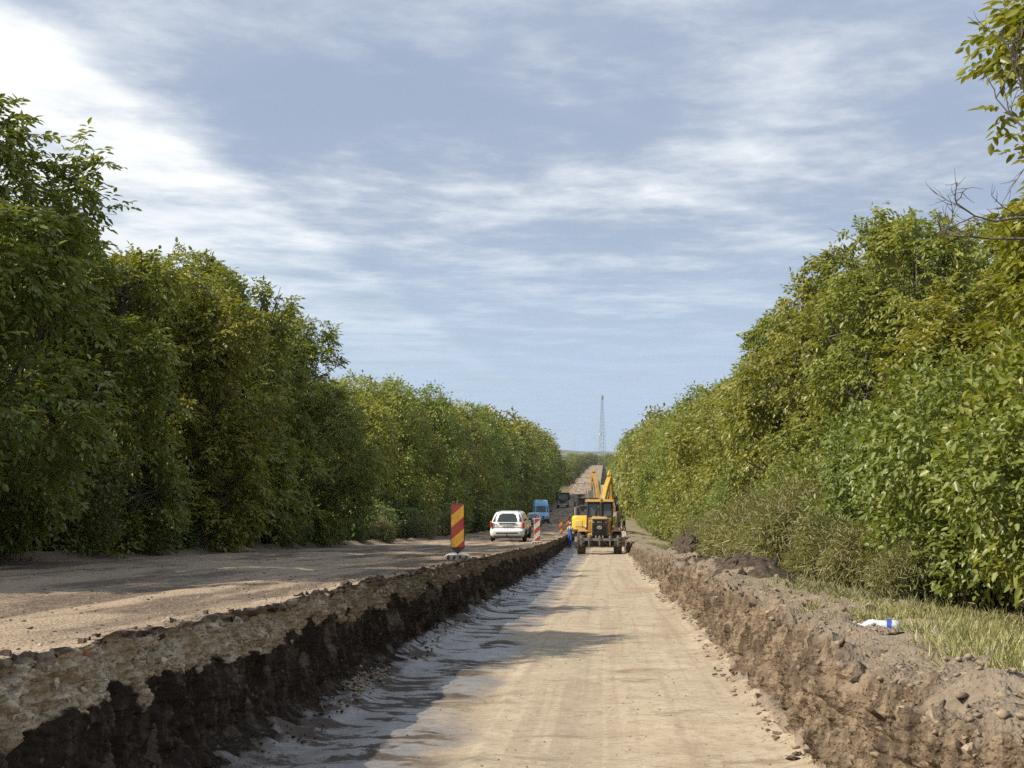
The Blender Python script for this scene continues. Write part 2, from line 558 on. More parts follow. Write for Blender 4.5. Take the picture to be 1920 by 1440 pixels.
ys = spacing(-12, 1080, .0055, .022)
tx = np.concatenate([np.linspace(0, .80, 58), np.linspace(.805, 1, 42)])
Yg, T = np.meshgrid(ys, tx, indexing='ij')
xe = left_edge(Yg)
Xg = -10.4 + (xe + 10.4) * T
Zg = road_h(Xg, Yg)
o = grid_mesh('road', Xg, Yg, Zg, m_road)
tag(o, 'dusty brown road surface stripped of its asphalt, left of the trench', kind='structure')

# cut face below the road's edge
ysb = np.concatenate([spacing(2.6, 40, .0026, .0030), spacing(40.2, 124, .005, .0)])
dn = np.concatenate([np.linspace(0, .34, 60), np.linspace(.35, 1, 62)])
Yb, D = np.meshgrid(ysb, dn, indexing='ij')
top = road_h(left_edge(Yb), Yb)
bot = floor_z(Yb) - .015
dep = D * (top - bot)
z = top - dep
f1, f2, cid = worley(Yb * 13 + .7 * vn(Yb * 6, z * 6), z * 19 + Yb * .8, 2)
f1b, f2b, cidb = worley(Yb * 37, z * 44, 7)
l1 = .030 + .022 * vn(Yb * 1.3, z * 3, seed=21) + .020 * vn(Yb * 6, z * 6, seed=22) + .012 * vn(Yb * 19, z * 9, seed=27)
l2 = .262 + .045 * vn(Yb * .6, 0 * Yb, seed=23) + .055 * vn(Yb * 2.1, z * 2, seed=24) + .05 * vn(Yb * 7, z * 4, seed=25) + .025 * vn(Yb * 19, z * 9, seed=26)
s1 = sstep(dep, l1 - .008, l1 + .008); s2 = sstep(dep + .05 * fbm(Yb * 5, z * 7, oct=4, seed=28), l2 - .04, l2 + .05)
off_crust = .004 + .034 * fbm(Yb * 7, z * 9, oct=4, seed=31)
off_stone = -.02 + .020 * (np.clip(f2 - f1, 0, .5)) + .022 * (cid - .5) + .018 * (cidb - .5) + .040 * fbm(Yb * 4.5, z * 8, oct=6, seed=30, gain=.62) + .02 * vn(Yb * 1.5, z * 3, seed=32)
teeth = vn(Yb * 11, z * 1.6, seed=33) * .022 + vn(Yb * 27, z * 4, seed=34) * .011
off_soil = -.055 + .10 * D + 2.2 * teeth + .055 * fbm(Yb * 1.6, z * 3.3, oct=5, seed=35) + .02 * np.clip(fbm(Yb * 12, z * 14, oct=2, seed=36), 0, 1)
scree = sstep(D, .80, 1.0)
off_soil = off_soil + scree * (.16 + .10 * vn(Yb * .9, 0 * Yb, seed=37) + .06 * fbm(Yb * 6, z * 8, oct=3, seed=38))
off = off_crust * (1 - s1) + off_stone * s1 * (1 - s2) + off_soil * s2
crumb = np.abs(fbm(Yb * 21, z * 26, oct=3, seed=44, gain=.6))
off = off + .022 * (crumb - .35) * sstep(dep, .0, .04)
off = off * sstep(dep, 0, .012)
shrink = 1 - sstep(Yb, 112, 118)
Xb = left_edge(Yb) + off * shrink
Zb = z + np.where((D > 0) & (D < 1), (.010 * fbm(Yb * 8, dep * 30, oct=2, seed=39)), 0) * shrink
o = grid_mesh('earth_bank', Xb, Yb, Zb, m_cut, {'depth': dep, 'layer': s1 + s2, 'cell': cid}, smooth=False)
tag(o, 'layered cut face of pale stone over black earth below the road', kind='structure')
left_bank = o


def left_face_x(y, d):
    """x of the cut face at run y and depth d, for seating stones"""
    i = np.searchsorted(ysb, y); i = min(max(i, 0), len(ysb) - 1)
    j = np.argmin(np.abs(dep[i] - d))
    return float(Xb[i, j]), float(Zb[i, j])


# trench floor
def rb(y): return 1.25 + .10 * vn(y * .25, 0 * y, seed=51) + .05 * vn(y * 1.3, 0 * y, seed=52)
def floor_h(x, y):
    f = floor_z(y) + .012 * fbm(x * .8, y * .5, oct=3, seed=55) + .006 * fbm(x * 4, y * 6, oct=3, seed=56)
    rut = -.018 * np.exp(-((x + 1.0) / .16) ** 2) + .010 * np.exp(-((x + .8) / .06) ** 2) - .014 * np.exp(-((x + .15) / .2) ** 2)
    pil = sstep(-x + left_edge(y) + 2.36, 1.8, 2.3) * (.05 + .07 * np.abs(fbm(x * 4, y * 3, oct=3, seed=57)))
    pilr = sstep(x, 1.0, 1.5) * (.04 + .09 * np.abs(fbm(x * 5, y * 3.2, oct=4, seed=58)))
    return f + rut + pil + pilr


ys = spacing(-6, 420, .0055, .02)
xs = np.linspace(-3.3, 1.75, 135)
Yf, Xf = np.meshgrid(ys, xs, indexing='ij')
Xf = Xf + .9 * sstep(Yf, 109, 118) * (Xf < -1)
o = grid_mesh('trench_floor', Xf, Yf, floor_h(Xf, Yf), m_floor)
tag(o, 'rolled sandy trench floor with a wet strip along its shaded side', kind='structure')

# bank and verge on the other side
def verge_z(x, y):
    """height of the verge without fine relief"""
    x = np.asarray(x, float); y = np.asarray(y, float)
    zv = np.interp(x, [1.2, 1.65, 2.1, 3.2, 4.5, 8, 60], [-.80, -.77, -.76, -.86, -.98, -1.15, -1.5])
    heap = .26 * np.exp(-((x - 2.35) / .55) ** 2 - ((y - 22.0) / 2.3) ** 2) + .13 * np.exp(-((x - 2.0) / .5) ** 2 - ((y - 27.0) / 2.6) ** 2) \
        + .36 * np.exp(-((x - 2.6) / .55) ** 2 - ((y - 43.0) / 2.4) ** 2) + .10 * np.exp(-((x - 2.2) / .5) ** 2 - ((y - 35.0) / 3) ** 2)
    return base(y) + zv + .0 * heap + heap * (1 + .5 * fbm(x * 2.2, y * 1.4, oct=3, seed=66))


ys = np.concatenate([spacing(2.6, 45, .0028, .0035), spacing(45.2, 260, .006, .0)])
ur = np.concatenate([np.linspace(0, 1, 84), 1 + np.linspace(.02, 1, 46) ** 1.25])
Yv, U = np.meshgrid(ys, ur, indexing='ij')
xb = rb(Yv) + .02
xr = 1.63 + .13 * vn(Yv * .35, 0 * Yv, seed=61) + .08 * vn(Yv * 1.6, 0 * Yv, seed=62) + .03 * vn(Yv * 6, 0 * Yv, seed=63)
tf = np.clip(U, 0, 1)
prof = np.interp(tf, [0, .10, .22, .45, .70, .86, 1], [0, .10, .22, .50, .76, .92, 1.0])
Xv = np.where(U <= 1, xb + (xr - xb) * np.interp(tf, [0, .16, .45, .8, 1], [0, .30, .52, .72, 1]), xr + (U - 1) * 9.0)
ztop = verge_z(xr, Yv)
Zv = np.where(U <= 1, floor_z(Yv) - .01 + (ztop - floor_z(Yv)) * prof, verge_z(Xv, Yv))
fc = sstep(U, .03, .12) * (1 - sstep(U, .88, 1.06))
rough = sstep(U, .82, 1.0) * (1 - sstep(U, 1.02, 1.16))
fw1, fw2, wid = worley(Yv * 5.5, Xv * 7 + Zv * 6, 71)
strk = vn(Yv * 9, Zv * 1.0, seed=72) * .026 + vn(Yv * 24, Zv * 1.8, seed=73) * .014
dispx = fc * (2.6 * strk + .085 * fbm(Yv * 1.3, Zv * 2.6, oct=5, seed=74, gain=.55) + .026 * fbm(Yv * 11, Zv * 12, oct=3, seed=75))
dz_ = rough * (.11 * np.clip(fw2 - fw1, 0, .6) + .085 * (wid - .5) + .06 * fbm(Yv * 2.6, Xv * 4, oct=5, seed=76, gain=.58)) \
    + (1 - fc) * .028 * fbm(Xv * 4, Yv * 3.4, oct=5, seed=77, gain=.6) + sstep(U, 1.0, 1.1) * .04 * fbm(Xv * 1.1, Yv * .8, oct=4, seed=78)
foot = np.exp(-((U - .06) / .07) ** 2) * (.03 + .05 * np.abs(fbm(Yv * 5, Xv * 7, oct=3, seed=79)))
Zv = Zv + dz_ + foot * (U > 0)
crumb = np.abs(fbm(Yv * 15, Zv * 17 + Xv * 9, oct=4, seed=45, gain=.62)) - .35
Zv = Zv + (rough + .35 * fc + .25 * sstep(U, 1.0, 1.1)) * .045 * crumb
Xv = Xv - dispx - fc * .03 * crumb
o = grid_mesh('verge', Xv, Yv, Zv, m_bank, {'face': fc}, smooth=False)
tag(o, 'rough dug clay bank and dry verge along the trench', kind='structure')
right_bank = o
_iv, _uv = ys, ur


def bank_point(y, u):
    i = min(np.searchsorted(_iv, y), len(_iv) - 1); j = int(np.argmin(np.abs(_uv - u)))
    return float(Xv[i, j]), float(Yv[i, j]), float(Zv[i, j])


# the land beyond
gx = np.concatenate([-np.geomspace(4000, 11, 60), np.linspace(-10.2, 9.5, 26), np.geomspace(10.5, 4000, 60)])
gy = np.concatenate([np.linspace(-60, 130, 48), np.geomspace(135, 5200, 90)])
Yq, Xq = np.meshgrid(gy, gx, indexing='ij')
drop = 1.35 * np.exp(-((Xq + .5) / 6.5) ** 4) * (1 - sstep(Yq, 800, 1000))
roll = sstep(np.abs(Xq), 60, 900) * 6 * vn(Xq * .0011, Yq * .0011, seed=81)
Zq = base(Yq) - 1.15 - drop + roll - sstep(Yq, 950, 1300) * 3
o = grid_mesh('ground', Xq, Yq, Zq, m_ground)
tag(o, 'open land lying behind the rows of trees', kind='structure')

hx = np.linspace(-2600, 2600, 140); hy = np.linspace(4200, 5600, 14)
Yh, Xh = np.meshgrid(hy, hx, indexing='ij')
ridge = np.sin(np.clip((Yh - 4200) / 1400, 0, 1) * math.pi)
Zh = -12 + ridge * (36 + 13 * fbm(Xh * .0021, 0 * Xh, oct=4, seed=83) + 5 * vn(Xh * .02, Yh * .01, seed=84))
o = grid_mesh('hills', Xh, Yh, Zh, m_ground)
tag(o, 'low wooded hills fading on the horizon', kind='structure')
# ---------------------------------------------------------------- foliage
def leaf_mat(name, cols, trans=.36, gloss=.5):
    """cols: dark, mid, light, dry; picked per leaf by its tint value; the crown's own colour shifts them"""
    m, kk, out = new_mat(name)
    t = kk.attr('tint'); info = kk.node('ShaderNodeObjectInfo')
    pos = kk.pos()
    patch = kk.noise(pos, .55, 3, .5)
    tt = kk.math('ADD', kk.math('MULTIPLY', t, .75), kk.math('MULTIPLY', patch, .30))
    c = kk.ramp(tt, [(.12, cols[0]), (.42, cols[1]), (.80, cols[2]), (1.0, cols[3])])
    c = kk.mix(1.0, c, info.outputs['Color'], 'MULTIPLY')
    d = kk.node('ShaderNodeBsdfPrincipled')
    kk.put(d.inputs['Base Color'], c); d.inputs['Roughness'].default_value = .38
    d.inputs['Specular IOR Level'].default_value = gloss
    tr = kk.node('ShaderNodeBsdfTranslucent')
    kk.put(tr.inputs[0], kk.mix(1.0, c, (1.25, 1.2, .45), 'MULTIPLY'))
    ms = kk.node('ShaderNodeMixShader'); ms.inputs[0].default_value = trans
    kk.t.links.new(d.outputs[0], ms.inputs[1]); kk.t.links.new(tr.outputs[0], ms.inputs[2])
    kk.t.links.new(ms.outputs[0], out.inputs['Surface'])
    return m


m_leaf = leaf_mat('walnut_leaf', [(.095, .128, .030), (.165, .195, .048), (.255, .265, .085), (.37, .31, .13)])
m_bush = leaf_mat('bush_leaf', [(.095, .135, .040), (.165, .205, .065), (.245, .27, .11), (.33, .31, .16)])
m_weed = leaf_mat('weed_leaf', [(.15, .185, .08), (.23, .245, .115), (.32, .305, .17), (.40, .34, .21)], .3)
m_grass = leaf_mat('grass_blade', [(.26, .29, .10), (.38, .38, .16), (.50, .46, .25), (.58, .50, .32)], .3)
m_dry = leaf_mat('dry_brush', [(.10, .075, .05), (.17, .125, .085), (.24, .185, .12), (.30, .24, .16)], .1)
m_bark, kk, out = new_mat('bark')
pos = kk.coord('Object')
b = kk.noise(kk.mapping(pos, (6, 6, 1.2)), 3, 5, .65)
principled(kk, out, kk.mix(b, (.05, .04, .03), (.19, .16, .13)), .9, normal=kk.bump(b, .7, .02), spec=.2)
m_twig = paint('bare_twig', (.12, .105, .09), .85, .2)


def unit(a): return a / np.maximum(np.linalg.norm(a, axis=-1, keepdims=True), 1e-6)


def leaves_mesh(name, base_p, dirs, nrm, length, width, tint, mat, parent, fine=True):
    """one mesh of folded leaves: base_p, dirs, nrm (N,3); length, width, tint (N)"""
    dirs = unit(dirs); side = unit(np.cross(dirs, nrm)); nn = np.cross(side, dirs)
    L = length[:, None]; W = width[:, None] / 2
    if fine:
        pts = [base_p,
               base_p + dirs * L * .36 + side * W + nn * W * .35,
               base_p + dirs * L * .74 + side * W * .72 + nn * W * .10 - nn * L * .06,
               base_p + dirs * L - nn * L * .16,
               base_p + dirs * L * .74 - side * W * .72 + nn * W * .10 - nn * L * .06,
               base_p + dirs * L * .36 - side * W + nn * W * .35]
        q = np.array([[0, 1, 2, 3], [0, 3, 4, 5]])
    else:
        pts = [base_p, base_p + dirs * L * .5 + side * W + nn * W * .3, base_p + dirs * L - nn * L * .12, base_p + dirs * L * .5 - side * W + nn * W * .3]
        q = np.array([[0, 1, 2], [0, 2, 3]])
    co = np.stack(pts, 1); n, kq = co.shape[:2]
    qq = (np.arange(n)[:, None, None] * kq + q[None]).reshape(-1, q.shape[1])
    o = raw_mesh(name, co.reshape(-1, 3), qq, mat, parent=parent)
    at = o.data.attributes.new('tint', 'FLOAT', 'POINT')
    at.data.foreach_set('value', np.repeat(tint, kq).astype(np.float32))
    return o


def compound(rg_, cp, co_, per, lpl, lsize, lw, droop=.55):
    """leaflets of compound leaves: cluster points cp, outward co_; per leaves of lpl leaflets each"""
    n = len(cp)
    P0 = np.repeat(cp, per, 0); O0 = np.repeat(co_, per, 0)
    rd = unit(O0 * .75 + rg_.normal(0, .62, (n * per, 3)) + np.array([0, 0, -.05]))
    rl = lsize * 2.4 * rg_.uniform(.7, 1.2, n * per)
    tl = np.repeat(rg_.uniform(0, 1, n), per) * .45 + rg_.uniform(0, 1, n * per) * .30
    t = np.linspace(.30, 1.0, lpl)
    base_p = P0[:, None] + rd[:, None] * (rl[:, None, None] * t[None, :, None])
    base_p[..., 2] -= droop * (rl[:, None] * t[None] ** 2) * .55
    sd = unit(np.cross(rd, np.array([0, 0, 1.0]) + rg_.normal(0, .25, rd.shape)))
    sgn = np.where(np.arange(lpl) % 2 == 0, 1.0, -1.0); sgn[-1] = 0
    ld = rd[:, None] * np.where(sgn == 0, 1, .55)[None, :, None] + sd[:, None] * sgn[None, :, None] * .9
    ld = ld + np.array([0, 0, -droop]) * rg_.uniform(.3, 1.2, (n * per, lpl))[..., None] + rg_.normal(0, .16, ld.shape)
    nr = np.array([0, 0, 1.0]) + rg_.normal(0, .42, ld.shape)
    m = n * per * lpl
    L = lsize * rg_.uniform(.65, 1.2, m)
    tint = np.repeat(tl, lpl) + rg_.uniform(0, .25, m)
    return base_p.reshape(m, 3), ld.reshape(m, 3), nr.reshape(m, 3), L, L * lw * rg_.uniform(.8, 1.15, m), tint


def make_lobes(rg_, n, Rr, H, low, top_r=.55):
    out_ = []
    for i in range(n):
        zf = low + (1 - low) * ((i + .5) / n) ** .9
        z = zf * H
        env = Rr * math.sqrt(max(.10, 1 - ((zf - .46) / .60) ** 2))
        a = i * 2.399 + rg_.uniform(-.5, .5)
        rad = rg_.uniform(.17, .34) * Rr * (.75 + .25 * env / Rr)
        rr = max(0, env - rad * .8) * rg_.uniform(.65, 1.05)
        z = min(z, H - rad * .8)
        out_.append((np.array([rr * math.cos(a), rr * math.sin(a), z]), np.array([rad * 1.12, rad * 1.12, rad * rg_.uniform(.8, 1.05)])))
    return out_


def lobe_points(rg_, lobes, n, inner=.15, gap=.0, seed=0):
    vol = np.array([l[1][0] ** 2 for l in lobes]); pick = rg_.choice(len(lobes), int(n * 3.2), p=vol / vol.sum())
    C = np.array([l[0] for l in lobes])[pick]; Rd = np.array([l[1] for l in lobes])[pick]
    d = unit(rg_.normal(0, 1, C.shape))
    f = np.where(rg_.random(len(C)) < inner, rg_.uniform(.35, .8, len(C)), rg_.uniform(.80, 1.06, len(C)))
    wob = 1 + .16 * vn(d[:, 0] * 2.3 + pick * 3.7, d[:, 1] * 2.3, d[:, 2] * 2.3, seed=seed)
    p = C + d * Rd * (f * wob)[:, None]
    keep = np.ones(len(p), bool)
    for i, (c, r) in enumerate(lobes):
        s = np.linalg.norm((p - c) / r, axis=1)
        keep &= ~((s < .66) & (pick != i) & (f > .8))
    keep &= p[:, 2] > .25
    if gap: keep &= vn(p[:, 0] * 1.15, p[:, 1] * 1.15, p[:, 2] * 1.15, seed=seed + 5) > -1 + gap
    p, d = p[keep][:n], d[keep][:n]
    return p, d


def branches(rg_, lobes, H, trunk_r, parent, sub=6, sides=5, bare=0):
    tr = MB()
    zt = min(1.7, H * .22)
    tr.tube([(0, 0, -.7), (.02, 0, .15), (.05, .04, zt * .6), (0, .05, zt + .2)], [trunk_r * 1.5, trunk_r * 1.12, trunk_r * .95, trunk_r * .8], 9)
    tr.build('trunk', m_bark, parent)
    br = MB()
    for c, r in lobes:
        c = Vector(c); a = Vector((0, .05, zt * rg_.uniform(.75, 1.05)))
        mid = a.lerp(c, .5) + Vector((0, 0, -.12 * (c - a).length)) + Vector(rg_.normal(0, .22, 3))
        q1 = a.lerp(mid, .5) + Vector(rg_.normal(0, .1, 3)); q2 = mid.lerp(c, .5) + Vector(rg_.normal(0, .14, 3))
        r0 = trunk_r * rg_.uniform(.42, .62)
        br.tube([a, q1, mid, q2, c], [r0, r0 * .85, r0 * .66, r0 * .48, r0 * .34], sides, cap=False)
        for j in range(sub):
            d = Vector(unit(rg_.normal(0, 1, 3) + np.array([0, 0, .25])))
            e = c + Vector([d[i] * r[i] for i in range(3)]) * rg_.uniform(.8, 1.02)
            st = (mid, q2, c)[j % 3]
            m1 = st.lerp(e, .5) + Vector(rg_.normal(0, .13, 3))
            br.tube([st, m1, e], [r0 * .34, r0 * .2, r0 * .08], 4, cap=False)
            for _ in range(2):
                e2 = m1.lerp(e, .6) + Vector(rg_.normal(0, .38, 3))
                br.tube([m1.lerp(e, .3), e2], [r0 * .13, r0 * .05], 3, cap=False)
    br.build('branches', m_bark, parent)['kind'] = 'stuff'


def make_tree(seed, H, Rr, n_cl, per, lpl, lsize, lw=.46, low=.10, n_lobes=18, fine=True, mat=None, gap=.35, shoots=26, sub=6, inner=.15, trunk_r=.19):
    rg_ = np.random.default_rng(seed)
    root = empty('walnut_tree', (0, 0, -50))
    lobes = make_lobes(rg_, n_lobes, Rr, H, low)
    branches(rg_, lobes, H, trunk_r, root, sub)
    p, d = lobe_points(rg_, lobes, n_cl, inner, gap, seed)
    # young shoots standing proud of the crown
    sp, sd = [], []
    idx = np.where((d[:, 2] > .1))[0]
    tw = MB()
    for i in rg_.choice(idx, min(shoots, len(idx)), replace=False):
        dr = unit(d[i] * .7 + np.array([0, 0, .8]) + rg_.normal(0, .25, 3)); ln = rg_.uniform(.35, .95) * Rr / 4
        for f in np.linspace(.15, 1, 5):
            sp.append(p[i] + dr * ln * f); sd.append(unit(dr * .5 + rg_.normal(0, .5, 3)))
        tw.tube([p[i] - dr * .2, p[i] + dr * ln], [.012, .005], 3, cap=False)
    if sp:
        p = np.concatenate([p, sp]); d = np.concatenate([d, sd])
        tw.build('shoots', m_twig, root)['kind'] = 'stuff'
    args = compound(rg_, p, d, per, lpl, lsize, lw)
    leaves_mesh('crown', *args, mat or m_leaf, root, fine)
    return root


def make_bush(seed, H, Rr, n, ls, lw=.55, mat=None, fine=True, name='bush'):
    rg_ = np.random.default_rng(seed)
    root = empty(name, (0, 0, -50))
    lobes = []
    for i in range(9):
        a = rg_.uniform(0, 6.28); rr = Rr * .6 * math.sqrt(rg_.uniform()); rad = rg_.uniform(.35, .55) * Rr
        lobes.append((np.array([rr * math.cos(a), rr * math.sin(a), rg_.uniform(.12, .9) * max(H - rad, .3) + .1]), np.array([rad, rad, rad * rg_.uniform(.8, 1.1) * H / (2 * Rr) * 1.2])))
    st = MB()
    for c, r in lobes:
        for j in range(3):
            e = Vector(c) + Vector(rg_.normal(0, .4, 3) * r)
            e.z = max(e.z, .3)
            m1 = Vector((e.x * .35, e.y * .35, e.z * .45)) + Vector(rg_.normal(0, .06, 3))
            st.tube([(rg_.normal(0, .08), rg_.normal(0, .08), -.3), m1, e], [.028, .018, .006], 4, cap=False)
    st.build('stems', m_bark, root)['kind'] = 'stuff'
    p, d = lobe_points(rg_, lobes, n, .25, .25, seed)
    per = 4
    P0 = np.repeat(p, per, 0) + rg_.normal(0, ls * .7, (len(p) * per, 3)); D0 = np.repeat(d, per, 0)
    dr = D0 * .8 + rg_.normal(0, .6, P0.shape) + np.array([0, 0, -.15])
    nr = np.array([0, 0, 1.0]) + D0 * .5 + rg_.normal(0, .4, P0.shape)
    m = len(P0); L = ls * rg_.uniform(.6, 1.3, m)
    tint = np.repeat(rg_.uniform(0, .55, len(p)), per) + rg_.uniform(0, .4, m)
    leaves_mesh('foliage', P0, dr, nr, L, L * lw, tint, mat or m_bush, root, fine)
    return root


def ground_z(x, y):
    """height the roots stand on"""
    if x < -9: return float(zr(y)) - .12
    return float(verge_z(x, y))


def place(proto, x, y, s=1.0, sz=None, rz=None, label=None, cat='tree', group=None, color=None, first=set()):
    if proto.name in first:
        o = copy_tree(proto)
    else:
        o = proto; first.add(proto.name)
    o.location = (x, y, ground_z(x, y))
    o.scale = (s, s, sz if sz else s)
    o.rotation_euler = (0, 0, random.uniform(0, 6.28) if rz is None else rz)
    tag(o, label, cat, group)
    c = color or (1, 1, 1)
    for ch in [t for t in bpy.data.objects if t.parent == o]:
        ch.color = (*c, 1)
    return o


_u = 'first second third fourth fifth sixth seventh eighth ninth'.split()
_t = 'tenth eleventh twelfth thirteenth fourteenth fifteenth sixteenth seventeenth eighteenth nineteenth'.split()
ORD = _u + _t
for tn, tt in (('twenty', 'twentieth'), ('thirty', 'thirtieth'), ('forty', 'fortieth'), ('fifty', 'fiftieth'), ('sixty', 'sixtieth')):
    ORD += [tt] + [tn + '-' + q for q in _u]
near1 = make_tree(101, 8.6, 4.1, 3400, 4, 6, .165, low=.06, n_lobes=34, gap=.92)
near2 = make_tree(202, 8.2, 4.0, 3200, 4, 6, .16, low=.06, n_lobes=36, gap=.95, trunk_r=.25)
near3 = make_tree(303, 9.4, 4.6, 3600, 4, 6, .16, low=.08, n_lobes=34, gap=.95)
mid1 = make_tree(404, 8.6, 4.0, 2600, 3, 4, .25, lw=.5, low=.04, n_lobes=26, gap=.85, fine=False, sub=3, shoots=16)
mid2 = make_tree(505, 9.0, 4.2, 2600, 3, 4, .25, lw=.5, low=.04, n_lobes=28, gap=.85, fine=False, sub=3, shoots=16)
far1 = make_tree(606, 9.0, 4.4, 1300, 2, 3, .48, lw=.6, low=.03, n_lobes=18, fine=False, sub=1, shoots=8)

GL, GR = 'walnut trees along the road side', 'walnut trees along the trench side'
# left row, near
L_near = [
    (near1, -11.4, 13.5, .95, .95, 2.2, 'tall walnut tree out of view past the left edge, height set for its shadows', (.80, .90, .85)),  # unseen from the camera; height chosen for shadow streaks on the trench floor
    (near3, -11.5, 20.5, .93, .80, 2.4, 'tallest dark walnut tree at the far left, reaching over the road', (1.12, 1.15, .95)),
    (near2, -11.5, 27.2, .85, .80, 4.1, 'walnut tree directly behind the tallest one at the far left', (1.25, 1.22, .9)),
    (near1, -11.7, 33.7, .88, .84, 5.4, 'yellow-green walnut tree with a tall shoot on top, in the left row', (1.35, 1.2, .8)),
    (near2, -11.6, 40.2, .90, 1.0, 1.3, 'round walnut tree between the tall shoot and the row end', (1.25, 1.22, .95)),
    (near3, -11.7, 46.3, .82, .84, 3.3, 'rounded walnut tree where the near left row ends against sky', (1.18, 1.2, .95)),
]
for pr, x, y, s, sz, rz, lb, cl in L_near:
    place(pr, x, y, s, sz, rz, lb, 'tree', GL, cl)
yy = 74.0; i = 0
while yy < 330:
    pr = (mid1, mid2)[i % 2] if yy < 175 else far1
    hh = float(np.interp(yy, [60, 82, 95, 130, 180, 250, 330], [.86, .95, 1.10, 1.36, 1.48, 1.54, 1.45]))
    s = (.95 + .12 * random.random()) * float(np.interp(yy, [70, 130, 250], [1.0, 1.15, 1.22]))
    lb = ORD[i] + ' tree of the receding left row, counted from the gap behind the striped marker'
    place(pr, -10.0 - 4.35 * s + random.uniform(-.3, .3), yy, s, hh * random.uniform(.84, 1.10), None, lb, 'tree', GL + (' receding' if yy < 150 else ' far off'),
          (1.25 + random.uniform(-.1, .18), 1.25 + random.uniform(-.06, .1), 1.0))
    yy += 9.0 if yy < 175 else 9.5
    i += 1
# right row
R_near = [
    (near2, 9.1, 16.3, 1.22, 1.05, .4, 'walnut tree at the far right with bare twigs at its top', (1.35, 1.25, .85)),
    (near1, 8.8, 25.5, .92, .70, 1.0, 'bright walnut tree next to the one with bare twigs', (1.4, 1.25, .9)),
    (near3, 8.6, 34.5, .95, .93, 2.6, 'olive walnut tree with the highest crown of the right row', (1.30, 1.28, 1.1)),
    (near2, 8.2, 43.5, 1.06, 1.16, 3.6, 'large browning walnut tree showing dark limbs, over the trench', (1.38, 1.26, 1.15)),
    (near1, 8.4, 53.0, 1.05, 1.10, 4.4, 'walnut tree at the open end of the big right group', (1.28, 1.28, 1.1)),
]
for pr, x, y, s, sz, rz, lb, cl in R_near:
    place(pr, x, y, s, sz, rz, lb, 'tree', GR, cl)
yy = 64.0; i = 0
while yy < 420:
    pr = (mid2, mid1)[i % 2] if yy < 175 else far1
    hh = float(np.interp(yy, [64, 100, 160, 220, 330, 420], [.95, 1.22, 1.45, 1.52, 1.5, 1.3]))
    s = (.95 + .12 * random.random()) * float(np.interp(yy, [64, 130, 250], [1.0, 1.12, 1.15]))
    lb = ORD[i] + ' tree of the receding right row, counted from the big browning tree'
    place(pr, 8.3 + random.uniform(-.5, .5) + (0 if yy < 200 else -.3), yy, s, hh * random.uniform(.86, 1.08), None, lb, 'tree', GR + (' receding' if yy < 150 else ' far off'),
          (1.28 + random.uniform(-.1, .1), 1.26, 1.1))
    yy += 8.5 if yy < 175 else 10
    i += 1
# heavy dark limbs showing through the thin crown over the trench
BT = [o for o in bpy.data.objects if str(o.get('label', '')).startswith('large browning walnut')][0]
inv = (Matrix.Translation(BT.location) @ Matrix.Rotation(BT.rotation_euler.z, 4, 'Z') @ Matrix.Diagonal((*BT.scale, 1))).inverted()
for pts, r0 in ([[(8.2, 43.5, 1.4), (7.0, 42.0, 3.0), (6.2, 41.4, 4.2), (5.6, 41.2, 5.1), (5.0, 41.3, 5.9)], .10],
                [[(8.2, 43.4, 1.6), (7.5, 41.6, 4.0), (7.0, 40.6, 5.8), (6.3, 40.2, 7.2), (6.0, 40.2, 8.2)], .12],
                [[(7.6, 42.2, 2.6), (6.8, 41.2, 3.2), (6.1, 41.0, 3.4), (5.5, 41.0, 3.9)], .07],
                [[(7.2, 41.0, 5.0), (7.6, 40.0, 6.5), (8.2, 39.7, 7.9), (8.4, 39.6, 8.8)], .08]):
    gz = ground_z(8.2, 43.5)
    lm = MB().tube([inv @ Vector((x, y, z + gz)) for x, y, z in pts], [r0 * (1 - .19 * i) for i in range(len(pts))], 7)
    lm.build('limb', m_bark, BT)
# sparse trees and scrub on the rise far away
for j, (px, d, s, sz) in enumerate(sorted([(1058, 430, .8, .7), (1068, 520, .85, .75), (1079, 610, .85, .8), (1086, 720, 1.0, .85), (1095, 850, 1.0, .8), (1103, 980, 1.2, .95), (1113, 1020, 1.2, .9),
                                               (1122, 1060, 1.2, .8), (1134, 1000, 1.1, .75), (1146, 880, 1.2, .85), (1152, 640, .65, .5), (1156, 760, 1.1, .8), (1159, 520, .6, .5), (1164, 900, 1.2, .9), (1074, 800, 1.2, .9)])):
    x = (px - CX) / FPX * d
    o = place(far1, x, d, s, sz, None, ORD[j] + ' from the left of the trees on the far rise below the mast', 'tree', 'trees on the far rise', (1.2, 1.15, 1.1))
    o.location.z = float(zr(d)) - .6

